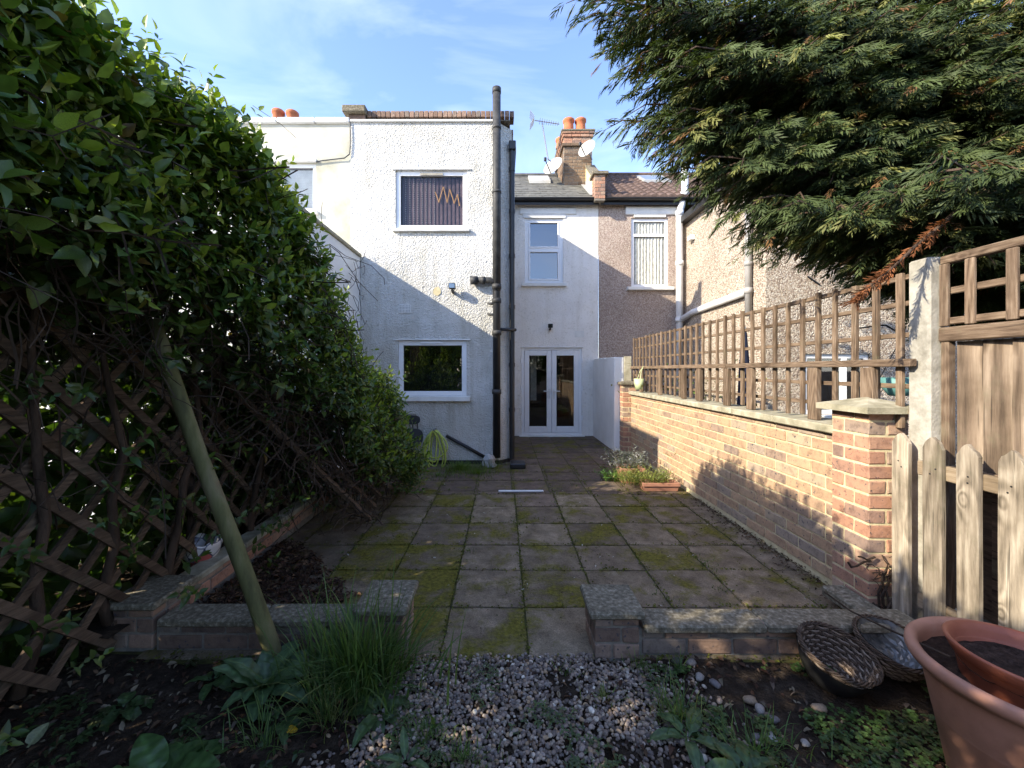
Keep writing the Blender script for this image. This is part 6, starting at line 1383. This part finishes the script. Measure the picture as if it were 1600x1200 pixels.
cn = MB(); cn.tube([AT(1288, 925, 2.42), AT(1330, 955, 2.05), AT(1392, 985, 1.72), AT(1484, 1026, 1.40)], .0045, 6); tag(cn.build('cane', M['twig'], smooth=True), 'thin bent cane running from the patio corner into the large pot', 'cane')
# ceramic planter on the raised bed
cc = (PX(315, 2.75), 2.75, .145); cp_ = thing('ceramic_planter', cc, 'white ceramic bowl painted with leaves on the shaded raised bed', 'planter')
b = MB(); b.lathe([(.001, 0), (.055, 0), (.06, .012), (.10, .07), (.118, .13), (.122, .165), (.114, .165), (.108, .13), (.09, .07), (.001, .05)], cc, 48)
b.v = [(x, y, z + (.008*math.sin(9*math.atan2(y - cc[1], x - cc[0])) if z > cc[2] + .15 else 0)) for x, y, z in b.v]; b.build('bowl', M['ceramic'], cp_, smooth=True)
# two troughs with herbs by the brick wall
def trough(label, x0, x1, y0, y1, h):
    t = thing('trough_planter', ((x0+x1)/2, (y0+y1)/2, 0), label, 'planter'); e = .02; b = MB()
    b.add([(x0+e, y0+e, .0), (x1-e, y0+e, .0), (x1-e, y1-e, .0), (x0+e, y1-e, .0), (x0, y0, h), (x1, y0, h), (x1, y1, h), (x0, y1, h), (x0+.018, y0+.018, h), (x1-.018, y0+.018, h), (x1-.018, y1-.018, h), (x0+.018, y1-.018, h), (x0+.03, y0+.03, h-.04), (x1-.03, y0+.03, h-.04), (x1-.03, y1-.03, h-.04), (x0+.03, y1-.03, h-.04)],
          [(3,2,1,0),(0,1,5,4),(1,2,6,5),(2,3,7,6),(3,0,4,7),(4,5,9,8),(5,6,10,9),(6,7,11,10),(7,4,8,11),(8,9,13,12),(9,10,14,13),(10,11,15,14),(11,8,12,15)]); b.build('body', M['terra'], t)
    b = MB(); b.bbox(x0 - .006, x1 + .006, y0 - .006, y0 + .0, h - .04, h, .002); b.build('lip', M['terra'], t)
    b = MB(); b.add([(x0+.02, y0+.02, h-.035), (x1-.02, y0+.02, h-.035), (x1-.02, y1-.02, h-.035), (x0+.02, y1-.02, h-.035)], [(0, 1, 2, 3)]); b.build('compost', M['compost'], t)
trough('square terracotta planter holding lavender by the brick wall', 1.50, 1.80, 5.22, 5.50, .19)
trough('long low terracotta trough of yellow-green plants by the brick wall', 1.66, 2.10, 4.88, 5.06, .10)
def herb(name, label, c, ext, n, L_, cols, cat, leafsz, z0, seed):
    t = thing(name, (c[0], c[1], z0), label, cat); r2 = random.Random(seed); P, D, NR, SZ, TI = [], [], [], [], []; sp = []
    for k in range(n):
        x, y = c[0] + r2.uniform(-ext[0], ext[0]), c[1] + r2.uniform(-ext[1], ext[1]); a = math.atan2(y - c[1], x - c[0]) + r2.gauss(0, .8); le = abs(r2.gauss(.35, .35)); Ls = L_*r2.uniform(.5, 1.15); col = np.array(cols[r2.randrange(len(cols))])
        sp.append(((x, y, z0), a, Ls, .005, le, .3, col*.7))
        for j in range(7):
            u = .25 + .75*j/7; q = np.array([x + math.cos(a)*math.sin(le + .15*u)*Ls*u, y + math.sin(a)*math.sin(le + .15*u)*Ls*u, z0 + math.cos(le + .15*u)*Ls*u]); P.append(q); b_ = r2.uniform(0, 6.28); D.append((math.cos(b_), math.sin(b_), r2.uniform(.2, 1.2))); NR.append((r2.gauss(0, .4), r2.gauss(0, .4), 1)); SZ.append(leafsz*r2.uniform(.6, 1.2)); TI.append(col*r2.uniform(.75, 1.25))
    tv, tf_ = leaf_template(.30, .2, .2, n=3); V, Fc, T = scatter(tv, tf_, np.array(P), frames_from(np.array(D), np.array(NR)), np.array(SZ), np.array(TI)); fastmesh('leaves', V, Fc, M['leaf'], t, T, kind='stuff'); grass_mesh('stems', M['grass'], t, sp, 'stuff')
herb('lavender_plant', 'silver grey lavender in the square planter at the far end of the brick wall', (1.62, 5.42), (.20, .12), 110, .30, [(.20, .21, .19), (.15, .17, .13), (.26, .25, .27)], 'plant', .05, .13, 1)
herb('leafy_plant', 'low bright green plant spilling left of the lavender planter', (1.42, 5.38), (.12, .1), 60, .16, [(.10, .20, .05), (.14, .25, .06)], 'plant', .045, .0, 2)
herb('herb_plant', 'dense yellow-green plant growing in the long low trough', (1.72, 5.06), (.27, .16), 230, .20, [(.20, .23, .05), (.15, .19, .045), (.28, .28, .09)], 'plant', .035, .06, 3)
# climbing shrub seen through the trellis
herb('garden_shrub', 'leafy climbing shrub showing through the far end of the trellis', (PX(1080, 6.4), 6.4), (.16, .18), 90, 1.75, [(.09, .13, .03), (.20, .19, .04), (.06, .09, .03)], 'shrub', .09, .0, 4)

# ---- clumps of moss in the joints and across the slabs
r2 = random.Random(61); P, D, NR, SZ, TI = [], [], [], [], []
while len(P) < 8000:
    x, y = r2.uniform(-1.8, 2.15), r2.uniform(2.08, 6.2); nj = mnoise.noise(Vector((x*2.1, y*2.1, 7))) + .5*mnoise.noise(Vector((x*6, y*6, 7)))
    if r2.random() < .62:
        if r2.random() < .5: x = XJ[r2.randint(1, 9)] + r2.gauss(0, .010)
        else: y = (YJ + YF[2:5])[r2.randrange(len(YJ) + 3)] + r2.gauss(0, .010)
        if nj < -.12: continue
    elif nj < .34: continue
    P.append((x, y, r2.uniform(-.004, .004))); a = r2.uniform(0, 6.28); D.append((math.cos(a), math.sin(a), r2.uniform(.1, 1.0))); NR.append((r2.gauss(0, .4), r2.gauss(0, .4), 1)); SZ.append(r2.uniform(.008, .020)); TI.append(np.array([.10, .105, .018])*r2.uniform(.5, 1.5))
tv, tf_ = leaf_template(.8, .3, .3, n=2); V, Fc, T = scatter(tv, tf_, np.array(P), frames_from(np.array(D), np.array(NR)), np.array(SZ), np.array(TI)); o = fastmesh('moss', V, Fc, M['dry'], None, T, kind='stuff'); tag(o, 'green moss growing along the paving joints and over damp slabs', 'moss')
